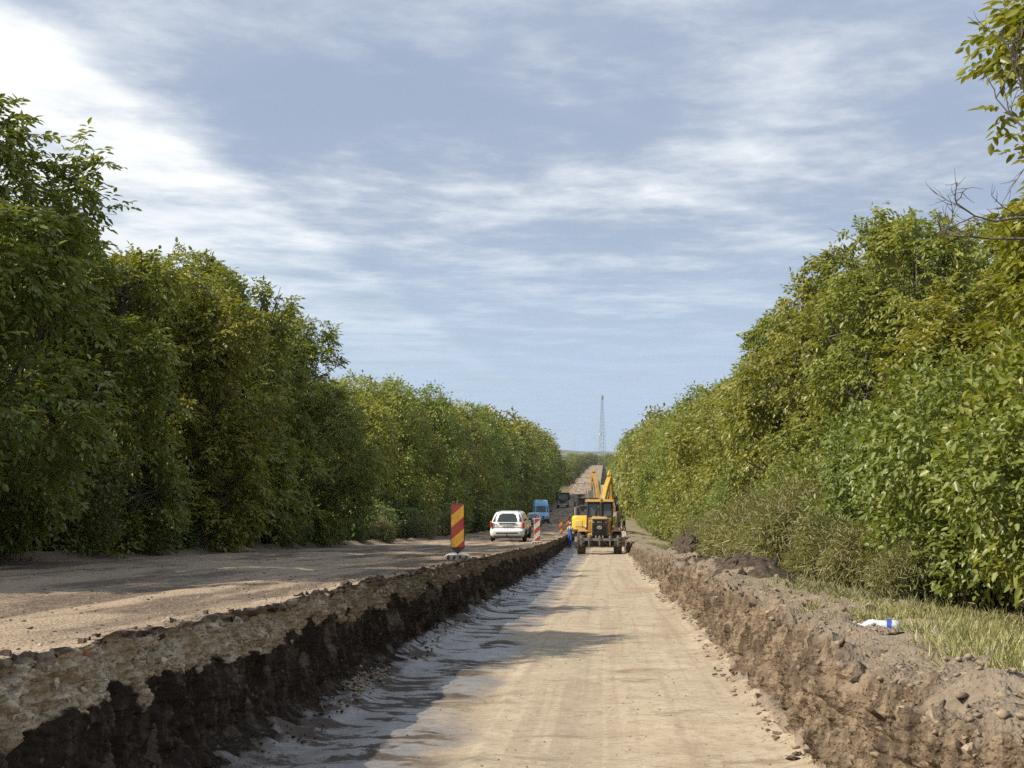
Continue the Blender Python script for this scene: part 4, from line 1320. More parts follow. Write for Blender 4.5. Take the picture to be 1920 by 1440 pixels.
def grader(loc, rz, label):
    g = empty('motor_grader', loc, rz, label, 'motor grader')
    for s in (1, -1):
        for y in (.75, 2.28):
            lugged(g, s * 1.06, y, .63, .46)
        MB().box((s * .74, 1.5, .72), (.16, 1.9, .36)).build('tandem_case', m_black, g, .03)
        MB().prism([(.20, 1.34), (2.9, 1.34), (2.9, 1.42), (.30, 1.42)], s * .66, s * 1.24).build('fender', m_ochre, g, .015)
        MB().box((s * .55, 1.1, 1.60), (.16, 1.9, .66)).build('side_panel', m_yellow, g, .03)
        MB().box((s * .74, .55, 1.50), (.16, .12, .22)).build('tail_light', m_red, g, .02)
        MB().box((s * .80, .45, 1.62), (.10, .08, .12)).build('work_light', m_lamp, g, .02)
    hd = MB().rings([rrect(1.10, .05, 2.7, .94, .06), rrect(1.95, .02, 2.7, .94, .06), rrect(2.08, .06, 2.7, .90, .10), rrect(2.14, .20, 2.65, .78, .12)]).build('engine_hood', m_yellow, g)
    gr = MB().box((0, .02, 1.55), (.86, .06, .86)).build('grille', m_grille, g, .03)
    for i in range(13):
        MB().box((0, -.015, 1.18 + i * .045), (.74, .018, .018)).build('grille_slat', m_black, gr)
    text_mesh('SDLG', .115, m_lamp, gr, (0, -.018, 1.89))
    for x in (-.36, .36): MB().box((x, -.018, 1.89), (.10, .012, .04)).build('reflector', m_lamp, gr)
    em = MB()
    ring = [(.13 * math.cos(a), -.035, 1.58 + .085 * math.sin(a)) for a in np.linspace(0, 2 * math.pi, 25)]
    em.tube(ring, .013, 6, cap=False).tube([(-.06, -.035, 1.545), (0, -.035, 1.64), (.06, -.035, 1.545)], .013, 6)
    em.build('emblem', m_lamp, gr)
    MB().box((0, -.01, 2.10), (.92, .22, .08)).build('hood_edge', paint('pale_hood_edge', (.55, .46, .31), .5, .3), g, .02)
    # cab
    cb = MB()
    for s in (1, -1):
        cb.bar((s * .74, 2.75, 1.40), (s * .70, 2.85, 2.95), .09); cb.bar((s * .74, 4.15, 1.3), (s * .68, 4.0, 2.95), .09)
    cb.box((0, 2.80, 2.08), (1.5, .08, .08)).box((0, 2.86, 2.90), (1.44, .08, .10)).box((.0, 2.80, 2.45), (.10, .07, .9))
    cb.build('cab_frame', m_black, g, .015)
    MB().box((0, 3.45, 1.60), (1.50, 1.42, .85)).build('cab_base', m_yellow, g, .04)
    MB().prism([(2.60, 2.96), (4.3, 2.96), (4.2, 3.07), (2.72, 3.09)], -.84, .84).build('cab_roof', m_yellow, g, .03)
    for s in (1, -1):
        MB().add([(s * .06 if s > 0 else -.70, 2.81, 2.1), (.70 if s > 0 else -.06, 2.81, 2.1), (.67 if s > 0 else -.06, 2.87, 2.87), (.06 if s > 0 else -.67, 2.87, 2.87)], [(0, 1, 2, 3)]).build('rear_window', m_cabglass, g)
        MB().add([(s * .75, 2.80, 2.08), (s * .75, 4.1, 2.08), (s * .70, 4.0, 2.9), (s * .71, 2.88, 2.9)], [(0, 1, 2, 3) if s > 0 else (3, 2, 1, 0)]).build('side_window', m_cabglass, g)
        MB().bar((s * .72, 4.0, 2.6), (s * 1.02, 3.9, 2.62), .03).build('mirror_arm', m_black, g)
        MB().box((s * 1.05, 3.9, 2.52), (.20, .05, .34)).build('mirror', m_black, g, .02)
    MB().box((-.30, 3.3, 2.30), (.05, .05, .5)).build('steering_column', m_plate, g, .01)
    MB().box((.10, 3.55, 2.2), (.45, .25, .75)).build('seat', m_black, g, .06)
    ex = MB().tube([(.12, 1.9, 2.1), (.12, 1.9, 2.95)], .12, 12).build('muffler', m_black, g)
    MB().tube([(.12, 1.9, 2.95), (.12, 1.88, 3.10), (.12, 1.76, 3.18)], .065, 10).build('exhaust_pipe', m_steel, ex)
    MB().tube([(-.22, 2.0, 2.1), (-.22, 2.0, 2.45)], .08, 10).build('air_intake', m_black, g)
    # ripper beam
    bm = MB().box((0, -.34, .90), (2.10, .15, .13)).build('ripper_beam', m_steel, g, .02)
    for x in (-1.05, -.60, 0, .60, 1.05):
        MB().prism([(-.46, 1.10), (-.24, 1.14), (-.22, .62), (-.34, .50), (-.44, .60)], x - .04, x + .04).build('ripper_holder', m_steel, bm, .01)
        MB().box((x, -.46, 1.02), (.16, .05, .10)).build('pin_bracket', m_steel, bm, .01)
    for s in (1, -1):
        MB().bar((s * .42, -.3, .88), (s * .42, .4, .78), .12, .16).build('ripper_arm', m_black, g)
        MB().tube([(s * .2, -.28, .98), (s * .2, .35, 1.2)], .05, 8).build('ripper_cylinder', m_steel, g)
    MB().box((0, 1.5, .78), (1.3, 2.4, .42)).build('rear_frame', m_black, g, .04)
    MB().box((0, .35, .82), (1.15, .5, .5)).build('counter_plate', m_black, g, .04)
    MB().tube([(-.8, .75, .63), (.8, .75, .63)], .16, 10).build('axle', m_black, g)
    # front end, hidden behind the cab
    MB().prism([(4.1, 1.35), (4.1, 1.75), (6.6, 2.0), (8.3, 1.35), (8.3, .95), (6.6, 1.6)], -.16, .16).build('front_beam', m_yellow, g, .02)
    MB().tube([(-1.0, 8.0, .6), (1.0, 8.0, .6)], .12, 10).build('front_axle', m_black, g)
    for s in (1, -1): lugged(g, s * .98, 8.0, .6, .38)
    bl = MB().prism([(5.70, .12), (5.86, .12), (5.78, .40), (5.90, .70), (5.76, .70), (5.62, .40)], -1.55, 1.55).build('blade', m_steel, g)
    bl.rotation_euler = (0, 0, 0)
    MB().tube([(.0, 5.9, .72), (0, 5.9, .9)], .75, 20).build('turntable', m_yellow, g)
    MB().tube([(-.45, 5.6, .85), (-.35, 5.2, 1.95)], .06, 8).tube([(.45, 5.6, .85), (.35, 5.2, 1.95)], .06, 8).build('lift_cylinders', m_steel, g)['kind'] = 'stuff'
    MB().tube([(.72, 3.2, 3.09), (.72, 3.2, 3.22)], .06, 10).build('beacon', m_orange, g)
    # rail and ladder on the right side
    MB().tube([(1.20, .4, 1.42), (1.20, .4, 2.25), (1.20, 1.6, 2.25), (1.20, 1.6, 1.42)], .022, 6).build('handrail', m_black, g)
    return g


GX, GY = (1124 - CX) / FPX * 79.5, 79.5
grader((GX, GY, float(floor_h(np.array(GX), np.array(GY + .8)))), R(0), 'yellow motor grader standing in the trench, its black grille towards the camera')


def excavator(loc, body_yaw, track_yaw, label, boom, stick, body_m, arm_m, bucket_z, scale=1.0):
    """boom and stick: lists of (forward, height) in the turned upper body's plane"""
    g = empty('excavator', loc, track_yaw, label, 'excavator', 'excavators by the trench')
    g.scale = (scale,) * 3
    for s in (1, -1):
        pr = [(-1.95, .45), (-1.75, .12), (-1.45, 0), (1.45, 0), (1.75, .12), (1.95, .45), (1.75, .80), (1.45, .92), (-1.45, .92), (-1.75, .80)]
        tr = MB().prism(pr, s * 1.18 - .28, s * 1.18 + .28).build('track', m_tyre_mud, g, .03)
        for i in range(22):
            t = -1.6 + i * 3.2 / 21
            MB().box((s * 1.18, t, .935), (.60, .09, .05)).build('track_shoe', m_black, tr)
        for y in (-1.4, -.7, 0, .7, 1.4):
            MB().lathe_x((s * (1.18 + .29), y, .45), [(0, .001), (s * .02, .05), (s * .02, .20), (0, .22)], 14).build('track_roller', m_black, tr)
    MB().box((0, 0, .62), (1.9, 1.6, .45)).build('undercarriage', m_black, g, .04)
    MB().tube([(0, 0, .85), (0, 0, 1.12)], .62, 20).build('slew_ring', m_black, g)
    h = empty('upper_body', (0, 0, 0), body_yaw - track_yaw); h.parent = g
    MB().box((0, -.1, 1.22), (2.6, 4.0, .22)).build('deck', m_black, h, .03)
    cwp = rrect(0, -2.85, -1.75, 2.66, .42, 5)
    MB().rings([[(x * .93, y + .12, 1.25) for x, y, z in cwp], [(x, y, 1.42) for x, y, z in cwp], [(x, y, 2.25) for x, y, z in cwp], [(x * .95, y + .05, 2.38) for x, y, z in cwp]]).build('counterweight', body_m, h)
    MB().box((-.72, -2.80, 1.85), (.55, .16, .50)).build('counterweight_panel', paint('pale_yellow_panel', (.85, .62, .18), .4, .2), h, .04)
    MB().box((.45, -.5, 1.80), (1.68, 2.5, .95)).build('engine_cover', body_m, h, .06)
    MB().box((-.85, -1.0, 1.72), (.85, 1.5, .8)).build('tank_cover', body_m, h, .05)
    cf = MB()
    for x in (-1.30, -.42):
        for y in (-.15, 1.45): cf.bar((x, y, 1.33), (x, y * .92 + .05, 2.95), .08)
    cf.box((-.86, .62, 3.0), (1.0, 1.75, .10)).box((-.86, .65, 1.55), (.95, 1.6, .42)).box((-.86, -.15, 2.1), (.9, .06, .06))
    cf.build('cab', m_black, h, .02)
    for (a, b) in (((-1.32, 0), (0, 1)), ((-.40, 0), (0, 1))):
        MB().add([(a[0], -.1, 1.78), (a[0], 1.42, 1.78), (a[0], 1.32, 2.92), (a[0], -.05, 2.92)], [(0, 1, 2, 3)]).build('cab_window', m_cabglass, h)
    MB().add([(-1.28, -.17, 1.8), (-.44, -.17, 1.8), (-.44, -.12, 2.92), (-1.28, -.12, 2.92)], [(0, 1, 2, 3)]).build('cab_window', m_cabglass, h)
    MB().add([(-1.28, 1.47, 1.8), (-.44, 1.47, 1.8), (-.44, 1.37, 2.92), (-1.28, 1.37, 2.92)], [(0, 1, 2, 3)]).build('cab_window', m_cabglass, h)
    MB().tube([(-1.28, -1.7, 2.3), (-1.28, -1.7, 2.95), (-1.28, -.3, 2.95)], .025, 6).build('handrail', m_plate, h)
    MB().tube([(1.1, -1.7, 2.25), (1.1, -1.7, 2.85), (1.1, .5, 2.85), (1.1, .5, 2.25)], .025, 6).build('handrail', m_black, h)
    MB().tube([(.75, -1.2, 2.25), (.75, -1.2, 2.75)], .07, 10).build('exhaust', m_black, h)
    # boom plates: outline offset either side of the centre line
    def arm(pts, hts, hw, name, mat, par):
        up, dn = [], []
        for i, (y, z) in enumerate(pts):
            a = Vector(pts[min(i + 1, len(pts) - 1)]) - Vector(pts[max(i - 1, 0)]); a.normalize()
            n_ = Vector((-a.y, a.x))
            up.append((y + n_.x * hts[i], z + n_.y * hts[i])); dn.append((y - n_.x * hts[i], z - n_.y * hts[i]))
        return MB().prism(dn + up[::-1], -hw, hw).build(name, mat, par, .02)
    bo = arm(boom, [.14, .22, .24, .18, .12][:len(boom)], .17, 'boom', arm_m, h)
    bm_ = boom[len(boom) // 2]
    for s in (1, -1):
        MB().tube([(s * .30, .95, 1.35), (s * .30, .95 + (bm_[0] - .95) * .55, 1.35 + (bm_[1] - 1.35) * .55)], .085, 10).build('boom_cylinder', arm_m, h)
        MB().tube([(s * .30, .95 + (bm_[0] - .95) * .5, 1.35 + (bm_[1] - 1.35) * .5), (s * .30, bm_[0], bm_[1])], .05, 8).build('boom_rod', m_steel, h)
    st = arm(stick, [.16, .24, .20, .12][:len(stick)], .15, 'stick', arm_m, h)
    p_, q_ = boom[-2], stick[0]
    MB().tube([(0, p_[0] - .1, p_[1] + .38), (0, (p_[0] + q_[0]) / 2, (p_[1] + q_[1]) / 2 + .42), (0, q_[0] + .15, q_[1] + .28)], [.09, .09, .05], 10).build('stick_cylinder', arm_m, h)
    e = stick[-1]; t0 = stick[1]
    for s in (1, -1):
        MB().tube([(s * .09, t0[0] + .30, t0[1]), (s * .09, e[0] + .32, e[1] + .35)], .06, 8).build('bucket_cylinder', arm_m, h)
    bk = [(e[0] - .35, e[1] + .05), (e[0] + .35, e[1] + .10), (e[0] + .55, e[1] - .45), (e[0] + .25, e[1] - .95), (e[0] - .35, e[1] - 1.0), (e[0] - .60, e[1] - .75)]
    b_ = MB().prism(bk, -.55, .55).build('bucket', m_steel, h, .03)
    for x in (-.45, -.15, .15, .45):
        MB().box((x, e[0] - .66, e[1] - .82), (.10, .22, .07)).build('bucket_tooth', m_steel, b_)
    return g


EY = 103.0; ex = -.62
excavator((ex, EY, float(floor_h(np.array(ex), np.array(EY)))), R(-12), R(-4),
          'yellow excavator behind the motor grader, its pale counterweight to the left',
          [(1.0, 1.7), (2.0, 3.1), (3.2, 4.2), (4.1, 4.8), (4.7, 5.05)], [(4.6, 5.35), (4.85, 4.85), (5.0, 3.8), (5.1, 2.3)], m_yellow2, m_boom, 1.5)
EY2 = 126.0; ex2 = -.30
excavator((ex2, EY2, float(floor_h(np.array(ex2), np.array(EY2)))), R(12), R(5),
          'ochre excavator further back, lowering its stick over the dump truck',
          [(1.0, 1.7), (1.9, 3.4), (2.8, 4.5), (3.5, 5.0), (4.0, 5.2)], [(3.95, 5.45), (4.2, 4.95), (4.3, 4.2), (4.35, 3.6)], m_ochre, m_ochre, 3.4)


def dump_truck(loc, rz, label):
    g = empty('dump_truck', loc, rz, label, 'dump truck')
    bed = MB()
    bed.box((0, 2.3, 1.45), (2.4, 4.5, .14)).box((-1.22, 2.3, 2.3), (.08, 4.6, 1.6)).box((1.22, 2.3, 2.3), (.08, 4.6, 1.6)).box((0, 4.6, 2.4), (2.5, .08, 1.8)).box((0, .02, 2.25), (2.44, .08, 1.5))
    bd = bed.build('dump_bed', m_black, g, .02)
    for x in (-.8, 0, .8): MB().box((x, -.05, 2.25), (.09, .07, 1.45)).build('bed_rib', m_black, bd, .01)
    MB().box((0, -.06, 3.02), (2.52, .10, .10)).build('bed_rim', m_black, bd, .02)
    n = 14
    ld = []
    rgl = np.random.default_rng(4)
    xs_ = np.linspace(-1.16, 1.16, n); ys_ = np.linspace(.1, 4.5, n)
    XX, YY = np.meshgrid(xs_, ys_)
    ZZ = 2.75 + .75 * np.exp(-(XX / .8) ** 2 - ((YY - 2.3) / 1.5) ** 2) + .10 * rgl.normal(0, 1, XX.shape)
    lo = grid_mesh('soil_load', XX, YY, ZZ, m_spoil); lo.parent = g
    MB().box((0, 3.2, .95), (.9, 6.6, .3)).build('chassis', m_black, g, .02)
    MB().box((0, 5.75, 1.85), (2.35, 1.8, 1.9)).build('cab', m_olive, g, .12)
    MB().box((0, 4.84, 2.3), (1.4, .02, .6)).build('rear_window', m_glass, g)
    for s in (1, -1):
        for y in (.9, 2.2, 5.9): wheel(g, s * 1.0, y, .52, .36, .5, m_tyre_mud)
        MB().box((s * .95, -.05, .95), (.40, .06, .16)).build('tail_light', m_red, g, .02)
        MB().box((s * .5, .05, .7), (.6, .03, .45)).build('mud_flap', m_black, g)
        MB().bar((s * 1.1, 6.4, 2.4), (s * 1.42, 6.4, 2.4), .04).build('mirror_arm', m_black, g)
        MB().box((s * 1.45, 6.4, 2.3), (.2, .06, .5)).build('mirror', m_black, g, .02)
    return g


DY = 131.0; dxx = -1.35
dump_truck((dxx, DY, float(floor_z(DY)) + .03), R(2), 'dark dump truck loaded with soil behind the excavators')


# ---------------------------------------------------------------- lattice mast
def mast(px, d, top_py, base_z, wb, wt, label):
    x = (px - CX) / FPX * d
    H = -(top_py - HY) / FPX * d - base_z
    g = empty('lattice_mast', (x, d, base_z), R(20), label, 'mast')
    cr = [(-1, -1), (1, -1), (1, 1), (-1, 1)]
    wz = lambda z: (wb + (wt - wb) * min(1, z / (H * .9))) / 2
    for a, b in cr:
        MB().tube([(a * wz(z), b * wz(z), z) for z in (0, H * .5, H * .9, H)], [.20, .17, .13, .12], 6).build('leg', m_mast, g)
    n = 22
    zs = [H * (1 - (1 - i / n) ** 1.25) for i in range(n + 1)]
    for i in range(n + 1):
        mb = MB(); w_ = wz(zs[i])
        for j in range(4):
            a, b = cr[j], cr[(j + 1) % 4]
            mb.tube([(a[0] * w_, a[1] * w_, zs[i]), (b[0] * w_, b[1] * w_, zs[i])], .09, 4, cap=False)
        mb.build('ring_brace', m_mast, g)
        if i < n:
            mb = MB(); w2 = wz(zs[i + 1])
            for j in range(4):
                a, b = cr[j], cr[(j + 1) % 4]
                mb.tube([(a[0] * w_, a[1] * w_, zs[i]), (b[0] * w2, b[1] * w2, zs[i + 1])], .06, 4, cap=False)
            mb.build('cross_brace', m_mast, g)
    MB().tube([(0, 0, H - 3.5), (0, 0, H - 3), (0, 0, H + .2), (0, 0, H + 1.0)], [.6, 1.15, 1.15, .4], 12).build('antenna_drum', m_mast, g)
    for a in (0, 1.6, 3.4):
        MB().tube([(math.cos(a) * 2.2, math.sin(a) * 2.2, H * .46), (math.cos(a) * 3.0, math.sin(a) * 3.0, H * .46)], [.8, .9], 10).build('dish', m_plate, g)
    return g


mast(1129, 1400, 742, -11.0, 6.4, 1.7, 'tall grey lattice radio mast on the horizon above the road')

for px, d in ((1062, 520), (1087, 600), (1116, 880)):
    x = (px - CX) / FPX * d
    g = empty('utility_pole', (x - 1.5, d, float(zr(d)) - .5), R(10), {1062: 'leftmost', 1087: 'middle', 1116: 'rightmost'}[px] + ' thin utility pole among the far trees on the rise', 'utility pole', 'utility poles on the rise')
    MB().tube([(0, 0, -1), (0, 0, 8.5)], [.14, .10], 7).build('post', m_bark, g)
    MB().box((0, 0, 8.1), (1.6, .1, .12)).build('crossarm', m_bark, g)
# ---------------------------------------------------------------- people
m_skin = paint('skin', (.50, .29, .20), .55, 0)
m_shirt = paint('faded_shirt', (.55, .40, .36), .8, .1)
m_overall = paint('blue_overall', (.040, .095, .33), .8, .15, scale=6)
m_cap = paint('pale_cap', (.60, .52, .44), .8, .1)
m_vest = paint('lime_vest', (.45, .66, .05), .7, .1)
m_dark = paint('dark_cloth', (.020, .021, .026), .85, .1)
m_hair = paint('dark_hair', (.03, .022, .016), .7, 0)


def skin_body(name, joints, edges, radii, mats, pick, parent):
    """continuous body grown over a skeleton; pick(z, x, y) gives the material index of a face"""
    me = bpy.data.meshes.new(name); me.from_pydata(joints, edges, []); me.update()
    o = bpy.data.objects.new('tmp_body', me); COL.objects.link(o)
    md = o.modifiers.new('skin', 'SKIN'); md.use_smooth_shade = True
    if not me.skin_vertices: me.skin_vertices.new()
    for i, r in enumerate(radii):
        me.skin_vertices[0].data[i].radius = (r, r) if not hasattr(r, '__len__') else r
        me.skin_vertices[0].data[i].use_root = (i == 0)
    sb = o.modifiers.new('sub', 'SUBSURF'); sb.levels = 2; sb.render_levels = 2
    bpy.context.view_layer.update()
    m2 = bpy.data.meshes.new_from_object(o.evaluated_get(bpy.context.evaluated_depsgraph_get()))
    bpy.data.objects.remove(o)
    m2.name = name; m2.materials.clear()
    for m in mats: m2.materials.append(m)
    for p in m2.polygons: p.material_index = pick(*p.center)
    m2.shade_smooth()
    b = bpy.data.objects.new(name, m2); COL.objects.link(b); b.parent = parent
    return b


def person(loc, rz, label, arms, mats, pick, hat_m, extra=None, legs=(.05, -.06)):
    g = empty('person', loc, rz, label, 'person')
    J = [(0, 0, .95), (0, 0, 1.15), (0, .01, 1.38), (0, .02, 1.49), (0, .035, 1.56)]
    Rd = [(.155, .115), (.145, .105), (.165, .11), (.06, .06), (.055, .055)]
    E = [(0, 1), (1, 2), (2, 3), (3, 4)]
    def chain(start, pts, rr):
        k_ = start
        for p, r in zip(pts, rr):
            J.append(p); Rd.append((r, r)); E.append((k_, len(J) - 1)); k_ = len(J) - 1
        return k_
    for s, dy in ((-1, legs[0]), (1, legs[1])):
        chain(0, [(s * .10, 0, .86), (s * .115, dy * .5 + .02, .50), (s * .12, dy - .02, .12), (s * .12, dy, .06), (s * .13, dy + .13, .035)], [.098, .072, .052, .048, .042])
    for s, pts in zip((-1, 1), arms):
        wr = chain(2, [(s * .185, 0, 1.40)] + pts[:2], [.068, .046, .033])
        pm = pts[2]; k0 = chain(wr, [pm], [.036])
        d = (Vector(pm) - Vector(pts[1])).normalized(); sd = d.cross(Vector((0, 1, 0))); sd = sd.normalized() if sd.length > .1 else Vector((1, 0, 0))
        up = d.cross(sd)
        for i, (off, ln) in enumerate(((-.030, .062), (-.010, .075), (.010, .072), (.030, .058))):
            a = Vector(pm) + d * .035 + sd * off; b = a + d * ln * .6 + up * .008; c = b + d * ln * .4 + up * .03
            chain(k0, [tuple(a), tuple(b), tuple(c)], [.0105, .0095, .008])
        a = Vector(pm) - sd * .035 - d * .01; b = a - sd * .025 + d * .035; c = b + d * .03
        chain(k0, [tuple(a), tuple(b), tuple(c)], [.012, .011, .009])
    skin_body('body', J, E, Rd, mats, pick, g)
    # head
    hd = MB()
    prof = [(1.545, .045, .05), (1.565, .060, .075), (1.60, .072, .088), (1.65, .078, .098), (1.70, .077, .098), (1.74, .066, .084), (1.77, .042, .055), (1.782, .012, .015)]
    hd.rings([[(a * math.cos(t), .045 + b * math.sin(t), z) for t in np.linspace(0, 2 * math.pi, 17)[:-1]] for z, a, b in prof])
    h = hd.build('head', m_skin, g, angle=80)
    MB().rings([[(.016 * k_ * math.cos(t), .140 + .012 * k_, z + .016 * k_ * math.sin(t)) for t in np.linspace(0, 6.28, 7)[:-1]] for k_, z in ((1, 1.645), (.5, 1.655))]).build('nose', m_skin, h)
    for s in (1, -1):
        MB().box((s * .078, .045, 1.655), (.014, .035, .055)).build('ear', m_skin, h, .005)
        MB().box((s * .030, .141, 1.675), (.020, .006, .010)).build('eye', m_dark, h)
    MB().box((0, .140, 1.615), (.045, .006, .010)).build('mouth', m_red, h)
    hr = [(1.64, .080, .094, -.012), (1.69, .083, .098, -.006), (1.74, .073, .090, -.004), (1.776, .048, .058, 0), (1.79, .012, .015, 0)]
    MB().rings([[(a * math.cos(t), .045 + o_ + b * math.sin(t), z) for t in np.linspace(0, 2 * math.pi, 17)[:-1]] for z, a, b, o_ in hr[:2]], cap=False).build('hair', m_hair, h)
    cp = MB().rings([[(a * math.cos(t), .045 + o_ + b * math.sin(t), z + .006) for t in np.linspace(0, 2 * math.pi, 17)[:-1]] for z, a, b, o_ in [(1.695, .086, .102, 0)] + hr[2:]]).build('cap', hat_m, g, angle=80)
    MB().prism([(.12, 1.70), (.215, 1.685), (.215, 1.692), (.12, 1.712)], -.065, .065).build('cap_peak', hat_m, cp)
    if extra: extra(g)
    return g


def straps(g):
    for s in (1, -1):
        MB().tube([(s * .05, -.118, 1.22), (s * .085, -.118, 1.36), (s * .10, -.03, 1.485), (s * .09, .10, 1.40)], .018, 6).build('overall_strap', m_overall, g)


def pick1(x, y, z):
    if z < .075: return 3
    ax = abs(x)
    if z < 1.27 and ax < .19: return 0
    if ax > .17 and z < 1.24: return 2
    return 1


wy = 99.0; wx = (1066.5 - CX) / FPX * wy
wx = -2.52
person((wx, wy, float(floor_h(np.array(wx), np.array(wy)))), R(-35), 'worker in blue bib overalls and pale cap, standing beside the excavator',
       [[(-.26, .06, 1.16), (-.16, .24, 1.14), (-.12, .30, 1.15)], [(.27, .08, 1.17), (.20, .26, 1.20), (.16, .32, 1.22)]],
       [m_overall, m_shirt, m_skin, m_dark], pick1, m_cap, straps)


def pick2(x, y, z):
    if z < .075: return 3
    if z < .93: return 1
    if z > .93 and abs(x) < .205: return 0
    return 2 if z < 1.12 else 1


wy2 = 124.0; wx2 = (1170.0 - CX) / FPX * wy2
person((wx2, wy2, max(float(floor_h(np.array(wx2), np.array(wy2))), float(verge_z(wx2, wy2))) + .02), R(60), 'worker in a lime safety vest behind the right rear of the grader',
       [[(-.27, .03, 1.15), (-.28, .10, .92), (-.28, .13, .85)], [(.27, .03, 1.15), (.28, .10, .92), (.28, .13, .85)]],
       [m_vest, m_dark, m_skin, m_dark], pick2, m_plate)
# standing ground of the second worker: loose spoil tipped beside the trench
# ---------------------------------------------------------------- stones, clods, heaps, litter
def rock_mesh(name, seed, mat, flat=.75, sub=2, rag=.11):
    import bmesh
    bm = bmesh.new(); bmesh.ops.create_icosphere(bm, subdivisions=sub, radius=1.0)
    rg_ = np.random.default_rng(seed)
    sc = rg_.uniform(.65, 1.2, 3) * np.array([1, 1, flat])
    cuts = [(Vector(unit(rg_.normal(0, 1, 3))), rg_.uniform(.40, .85)) for _ in range(10)]
    for v_ in bm.verts:
        p = v_.co.copy()
        for n_, h_ in cuts:
            dd = p.dot(n_)
            if dd > h_: p -= n_ * (dd - h_) * .92
        v_.co = Vector((p.x * sc[0], p.y * sc[1], p.z * sc[2])) * (1 + rag * rg_.normal())
    me = bpy.data.meshes.new(name); bm.to_mesh(me); bm.free()
    me.materials.append(mat)
    return me


limes = [rock_mesh('stone', 50 + i, m_lime, .8, 1) for i in range(7)]
clods = [rock_mesh('clod', 70 + i, m_clod, .7, 2, .17) for i in range(7)]
darks = [rock_mesh('dark_clod', 90 + i, m_clod_dark, .7, 2, .17) for i in range(6)]
rs = np.random.default_rng(9)


def piece(name, me, loc, s, parent):
    o = bpy.data.objects.new(name, me); COL.objects.link(o)
    o.location = loc; o.scale = (s * rs.uniform(.8, 1.2), s * rs.uniform(.8, 1.2), s * rs.uniform(.8, 1.1))
    o.rotation_euler = tuple(rs.uniform(0, 6.28, 3)); o.parent = parent
    return o


# limestone pieces standing out of the base course
for i in range(290):
    y = 3.6 + 20 * rs.random() ** 1.5
    d = rs.uniform(.075, .24)
    x, z_ = left_face_x(y, d)
    s = (.010 + .030 * rs.random() ** 2) * (1 + .02 * y)
    piece('stone', limes[i % 7], (x - s * .25, y, z_), s, left_bank)
# broken crust and red brick at the road's edge
for y, s in ((6.10, .026), (6.22, .020), (6.42, .017), (6.6, .013)):
    x, z_ = left_face_x(y, .035)
    piece('brick', rock_mesh('brick', int(y * 100), m_brick, .7, 1), (x + .005, y, z_), s, left_bank)
for i in range(120):
    y = 5.0 + 24 * rs.random() ** 1.4
    x, z_ = left_face_x(y, rs.uniform(.004, .045)); s = rs.uniform(.014, .04) * (1 + .02 * y)
    piece('crust_lump', darks[i % 6], (x - .02 + rs.uniform(-.03, .02), y, z_ + .004), s, left_bank)
# clods on the bank, rim and foot of the other side
for i in range(260):
    y = 5.2 + 34 * rs.random() ** 1.5
    u_ = rs.choice([rs.uniform(.86, 1.10), rs.uniform(.02, .16), rs.uniform(.2, .85)], p=[.56, .26, .18])
    x, yv, z_ = bank_point(y, u_)
    s = (.012 + .042 * rs.random() ** 2.2) * (1 + .012 * y) * (1.3 if u_ > .85 else .75)
    piece('clod', (clods if rs.random() < .72 else darks)[i % 6], (x, yv, z_ - s * .05), s, right_bank)


def bank_z(x, y):
    i = min(np.searchsorted(_iv, y), len(_iv) - 1)
    j = int(np.argmin(np.abs(Xv[i] - x)))
    return float(Zv[i, j])


def rubble(name, pts, sizes, label, mats_pool, cat, seed):
    """loose grains too many to count, one mesh"""
    rg_ = np.random.default_rng(seed)
    base_v = [np.array([v_.co[:] for v_ in m.vertices]) for m in mats_pool]
    base_f = [np.array([p.vertices[:] for p in m.polygons]) for m in mats_pool]
    vs, fs, n0 = [], [], 0
    for i, (p, s) in enumerate(zip(pts, sizes)):
        k_ = i % len(mats_pool)
        a = rg_.uniform(0, 6.28); c, s_ = math.cos(a), math.sin(a)
        V = base_v[k_] @ np.array([[c, -s_, 0], [s_, c, 0], [0, 0, 1]]) * s + p
        vs.append(V); fs.append(base_f[k_] + n0); n0 += len(V)
    o = raw_mesh(name, np.concatenate(vs), np.concatenate(fs), mats_pool[0].materials[0])
    return tag(o, label, cat, kind='stuff')


def low_poly(mat, seed):
    m = rock_mesh('grain', seed, mat, .6, 1, .26); return m


m_clod_mid = rock_mat('brown_crumbs', (.06, .044, .032), (.20, .152, .11))
gr_m = [low_poly(m_clod_mid, 230 + i) for i in range(3)]
gr_l = [low_poly(m_lime, 200 + i) for i in range(3)]; gr_d = [low_poly(m_clod_dark, 210 + i) for i in range(3)]; gr_c = [low_poly(m_clod, 220 + i) for i in range(3)]
n = 2600
y = 4.5 + 45 * rs.random(n) ** 1.7; x = -2.42 - 6.8 * rs.random(n) ** 1.6
z_ = road_h(x, y)
rubble('gravel', np.stack([x, y, z_], -1)[:1300], rs.uniform(.005, .016, 1300) * (1 + .012 * y[:1300]), 'pale gravel strewn over the dusty road', gr_l, 'gravel', 1)
rubble('road_crumbs', np.stack([x, y, z_], -1)[1300:], rs.uniform(.005, .019, 1300) * (1 + .012 * y[1300:]), 'dark crumbs of earth and asphalt strewn over the road', gr_d, 'gravel', 2)
n = 2600
y = 5.2 + 60 * rs.random(n) ** 1.7; t = rs.random(n) ** 1.5
x = rb(y) - .02 + .30 * t - .07 * rs.random(n) + .06 * vn(y * 1.5, 0 * y, seed=402)
z_ = np.maximum(floor_h(x, y), floor_z(y) + .02 + np.clip(x - rb(y), 0, 1) * .5)
rubble('loose_soil', np.stack([x, y, z_], -1), (.004 + .030 * rs.random(n) ** 4) * (1 + .01 * y), 'crumbled soil lying along the foot of the right bank', gr_m, 'soil', 3)
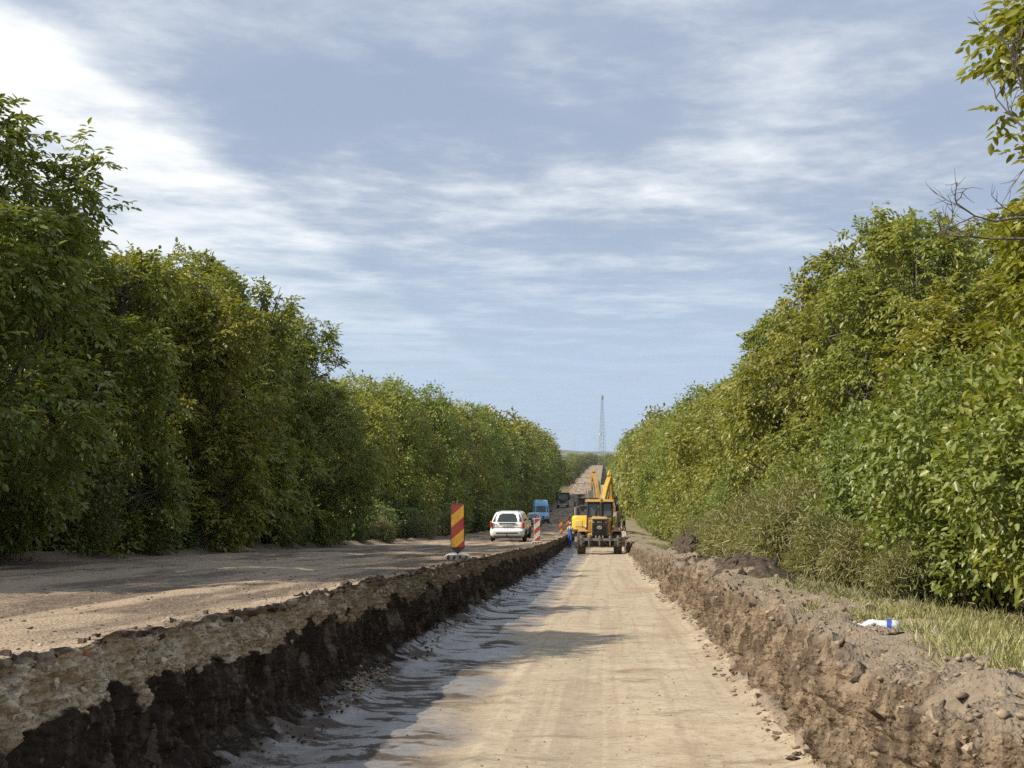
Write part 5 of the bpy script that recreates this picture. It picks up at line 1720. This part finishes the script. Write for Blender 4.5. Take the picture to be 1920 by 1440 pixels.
n = 2600
y = 6 + 60 * rs.random(n) ** 1.6; x = left_edge(y) + .10 + .34 * rs.random(n) ** 2.2 + .10 * vn(y * 1.3, 0 * y, seed=401)
rubble('fallen_earth', np.stack([x, y, floor_h(x, y) + .012], -1), (.004 + .022 * rs.random(n) ** 4) * (1 + .01 * y), 'black earth fallen along the foot of the road cut', gr_d, 'soil', 4)
n = 360
y = rs.normal(12.0, .6, n); x = -2.12 + rs.normal(0, .07, n) - (y - 12.2) * .05
rubble('stone_rubble', np.stack([x, y, floor_h(x, y) + .015], -1), (.004 + .024 * rs.random(n) ** 3), 'heap of broken stone fallen on the trench floor', gr_c, 'rubble', 5)
n = 900
y = 5.5 + 40 * rs.random(n) ** 1.4; x = rs.uniform(-2, 1.2, n)
rubble('floor_crumbs', np.stack([x, y, floor_h(x, y)], -1), rs.uniform(.003, .011, n) * (1 + .012 * y), 'small crumbs scattered over the sandy trench floor', gr_c, 'soil', 6)
n = 3400
y = 5 + 38 * rs.random(n) ** 1.6; x = 1.50 + .55 * rs.random(n) + .13 * vn(y * .35, 0 * y, seed=61)
zz = np.array([max(verge_z(a, b), 0) if False else bank_z(a, b) for a, b in zip(x, y)])
rubble('rim_crumbs', np.stack([x, y, zz - .004], -1), (.004 + .030 * rs.random(n) ** 4) * (1 + .01 * y), 'crumbling dry soil along the rim of the right bank', gr_c, 'soil', 8)
n = 2400
y = 7 + 42 * rs.random(n) ** 1.2; x = 1.62 + 1.7 * rs.random(n) ** 1.3
rubble('verge_crumbs', np.stack([x, y, verge_z(x, y) + .01], -1), (.004 + .026 * rs.random(n) ** 3.5) * (1 + .01 * y), 'dry clods scattered over the right verge', gr_c, 'soil', 7)


def heap(cx, cy, rx, ry, h, label, seed):
    n_ = 46
    X_, Y_ = np.meshgrid(np.linspace(-1, 1, n_), np.linspace(-1, 1, n_))
    r = np.hypot(X_, Y_)
    wx_, wy_ = cx + X_ * rx, cy + Y_ * ry
    f1_, f2_, id_ = worley(wx_ * 5, wy_ * 4, seed)
    Z_ = h * np.clip(1 - r, 0, 1) ** .8 * (1 + .35 * fbm(wx_ * 2.3, wy_ * 1.5, oct=3, seed=seed)) + (.07 * np.clip(f2_ - f1_, 0, .6) + .05 * (id_ - .5)) * sstep(1 - r, 0, .25) - sstep(r, .93, 1.0) * .12
    o = grid_mesh('soil_heap', wx_, wy_, verge_z(wx_, wy_) + Z_, m_spoil)
    tag(o, label, 'soil heap', 'dug soil heaps on the verge')
    rg_ = np.random.default_rng(seed)
    for i in range(34):
        a = rg_.uniform(0, 6.28); q = rg_.uniform(0, .95) ** .6
        ii, jj = int((math.sin(a) * q + 1) / 2 * (n_ - 1)), int((math.cos(a) * q + 1) / 2 * (n_ - 1))
        p = Vector((wx_[ii, jj], wy_[ii, jj], verge_z(wx_, wy_)[ii, jj] + Z_[ii, jj]))
        piece('clod', darks[i % 6], p, rg_.uniform(.03, .10), o)


heap(2.25, 22.0, .66, 3.6, .19, 'long dark soil heap on the verge nearest the camera', 301)
heap(2.45, 43.0, .66, 3.0, .28, 'rounded dark soil heap far along the verge by the weeds', 302)
heap(1.95, 30.0, .42, 3.2, .16, 'small dark soil heap between the two larger ones', 303)


# plastic bottle lying at the rim
m_pet, kk, out = new_mat('clear_plastic')
pb = kk.noise(kk.coord('Object'), 22, 4, .6)
principled(kk, out, (.80, .84, .86), .22, normal=kk.bump(pb, .8, .02), **{'Transmission Weight': .35, 'Alpha': .92})
m_label = paint('blue_label', (.02, .07, .38), .4, .1)
bp = P(1650, 1206, 10.0)
bz = float(verge_z(bp.x, bp.y))
g = empty('plastic_bottle', (bp.x, bp.y, bz + .07), R(-14), 'crumpled clear plastic bottle with a blue label, lying on the rim of the right bank', 'bottle')
g.scale = (1.0,) * 3
pr = [(-.145, .001), (-.145, .016), (-.125, .017), (-.12, .024), (-.085, .048), (-.05, .054), (-.02, .050), (.0, .054), (.04, .052), (.08, .054), (.115, .049), (.135, .040), (.14, .001)]
mb = MB().lathe_x((0, 0, 0), pr, 18)
mb.v = [(x, yv * (1 + .10 * math.sin(40 * x + 3 * zv * 60)), zv * (1 - .16 * math.exp(-((x - .02) / .05) ** 2) * (zv > 0))) for x, yv, zv in mb.v]
mb.build('body', m_pet, g, angle=60)
MB().lathe_x((0, 0, 0), [(.050, .056), (.082, .0565)], 18).build('label_band', m_label, g)
MB().lathe_x((0, 0, 0), [(-.163, .001), (-.163, .019), (-.143, .019), (-.143, .001)], 14).build('cap', m_plate, g)

# a few flat slabs and clods that stand out
for (px, py, d, s, mm, lb) in [(1510, 1178, 12.2, .075, darks[4], 'dark squared clod standing alone on the rim before the bottle'),
                               (1668, 1234, 9.6, .085, darks[5], 'flat dark clod lying below the plastic bottle'),
                               (1485, 1355, 8.4, .045, darks[3], 'dark lump at the foot of the right bank')]:
    p = P(px, py, d)
    p.z = (bank_z(p.x, p.y) if p.x > 1.3 else float(floor_h(np.array(p.x), np.array(p.y)))) + s * .25
    o = bpy.data.objects.new('clod', mm); COL.objects.link(o); o.location = p; o.scale = (s * 1.4, s, s * .6); o.rotation_euler = (.2, .1, d)
    tag(o, lb, 'clod', 'single dark clods')

# ---------------------------------------------------------------- air
m_haze = bpy.data.materials.new('haze'); m_haze.use_nodes = True
m_haze.node_tree.nodes.clear()
kk = NT(m_haze.node_tree)
ho = kk.node('ShaderNodeOutputMaterial'); pv = kk.node('ShaderNodeVolumePrincipled')
pv.inputs['Color'].default_value = (.68, .83, 1.0, 1); pv.inputs['Density'].default_value = HAZE; pv.inputs['Anisotropy'].default_value = .0
kk.t.links.new(pv.outputs[0], ho.inputs['Volume'])
if HAZE > 0:
    hb = MB().box((0, 2750, 27), (8600, 5900, 110)).build('haze', m_haze, None, smooth=False)
    tag(hb, 'thin pale blue haze filling the air over the land', 'haze', kind='stuff')
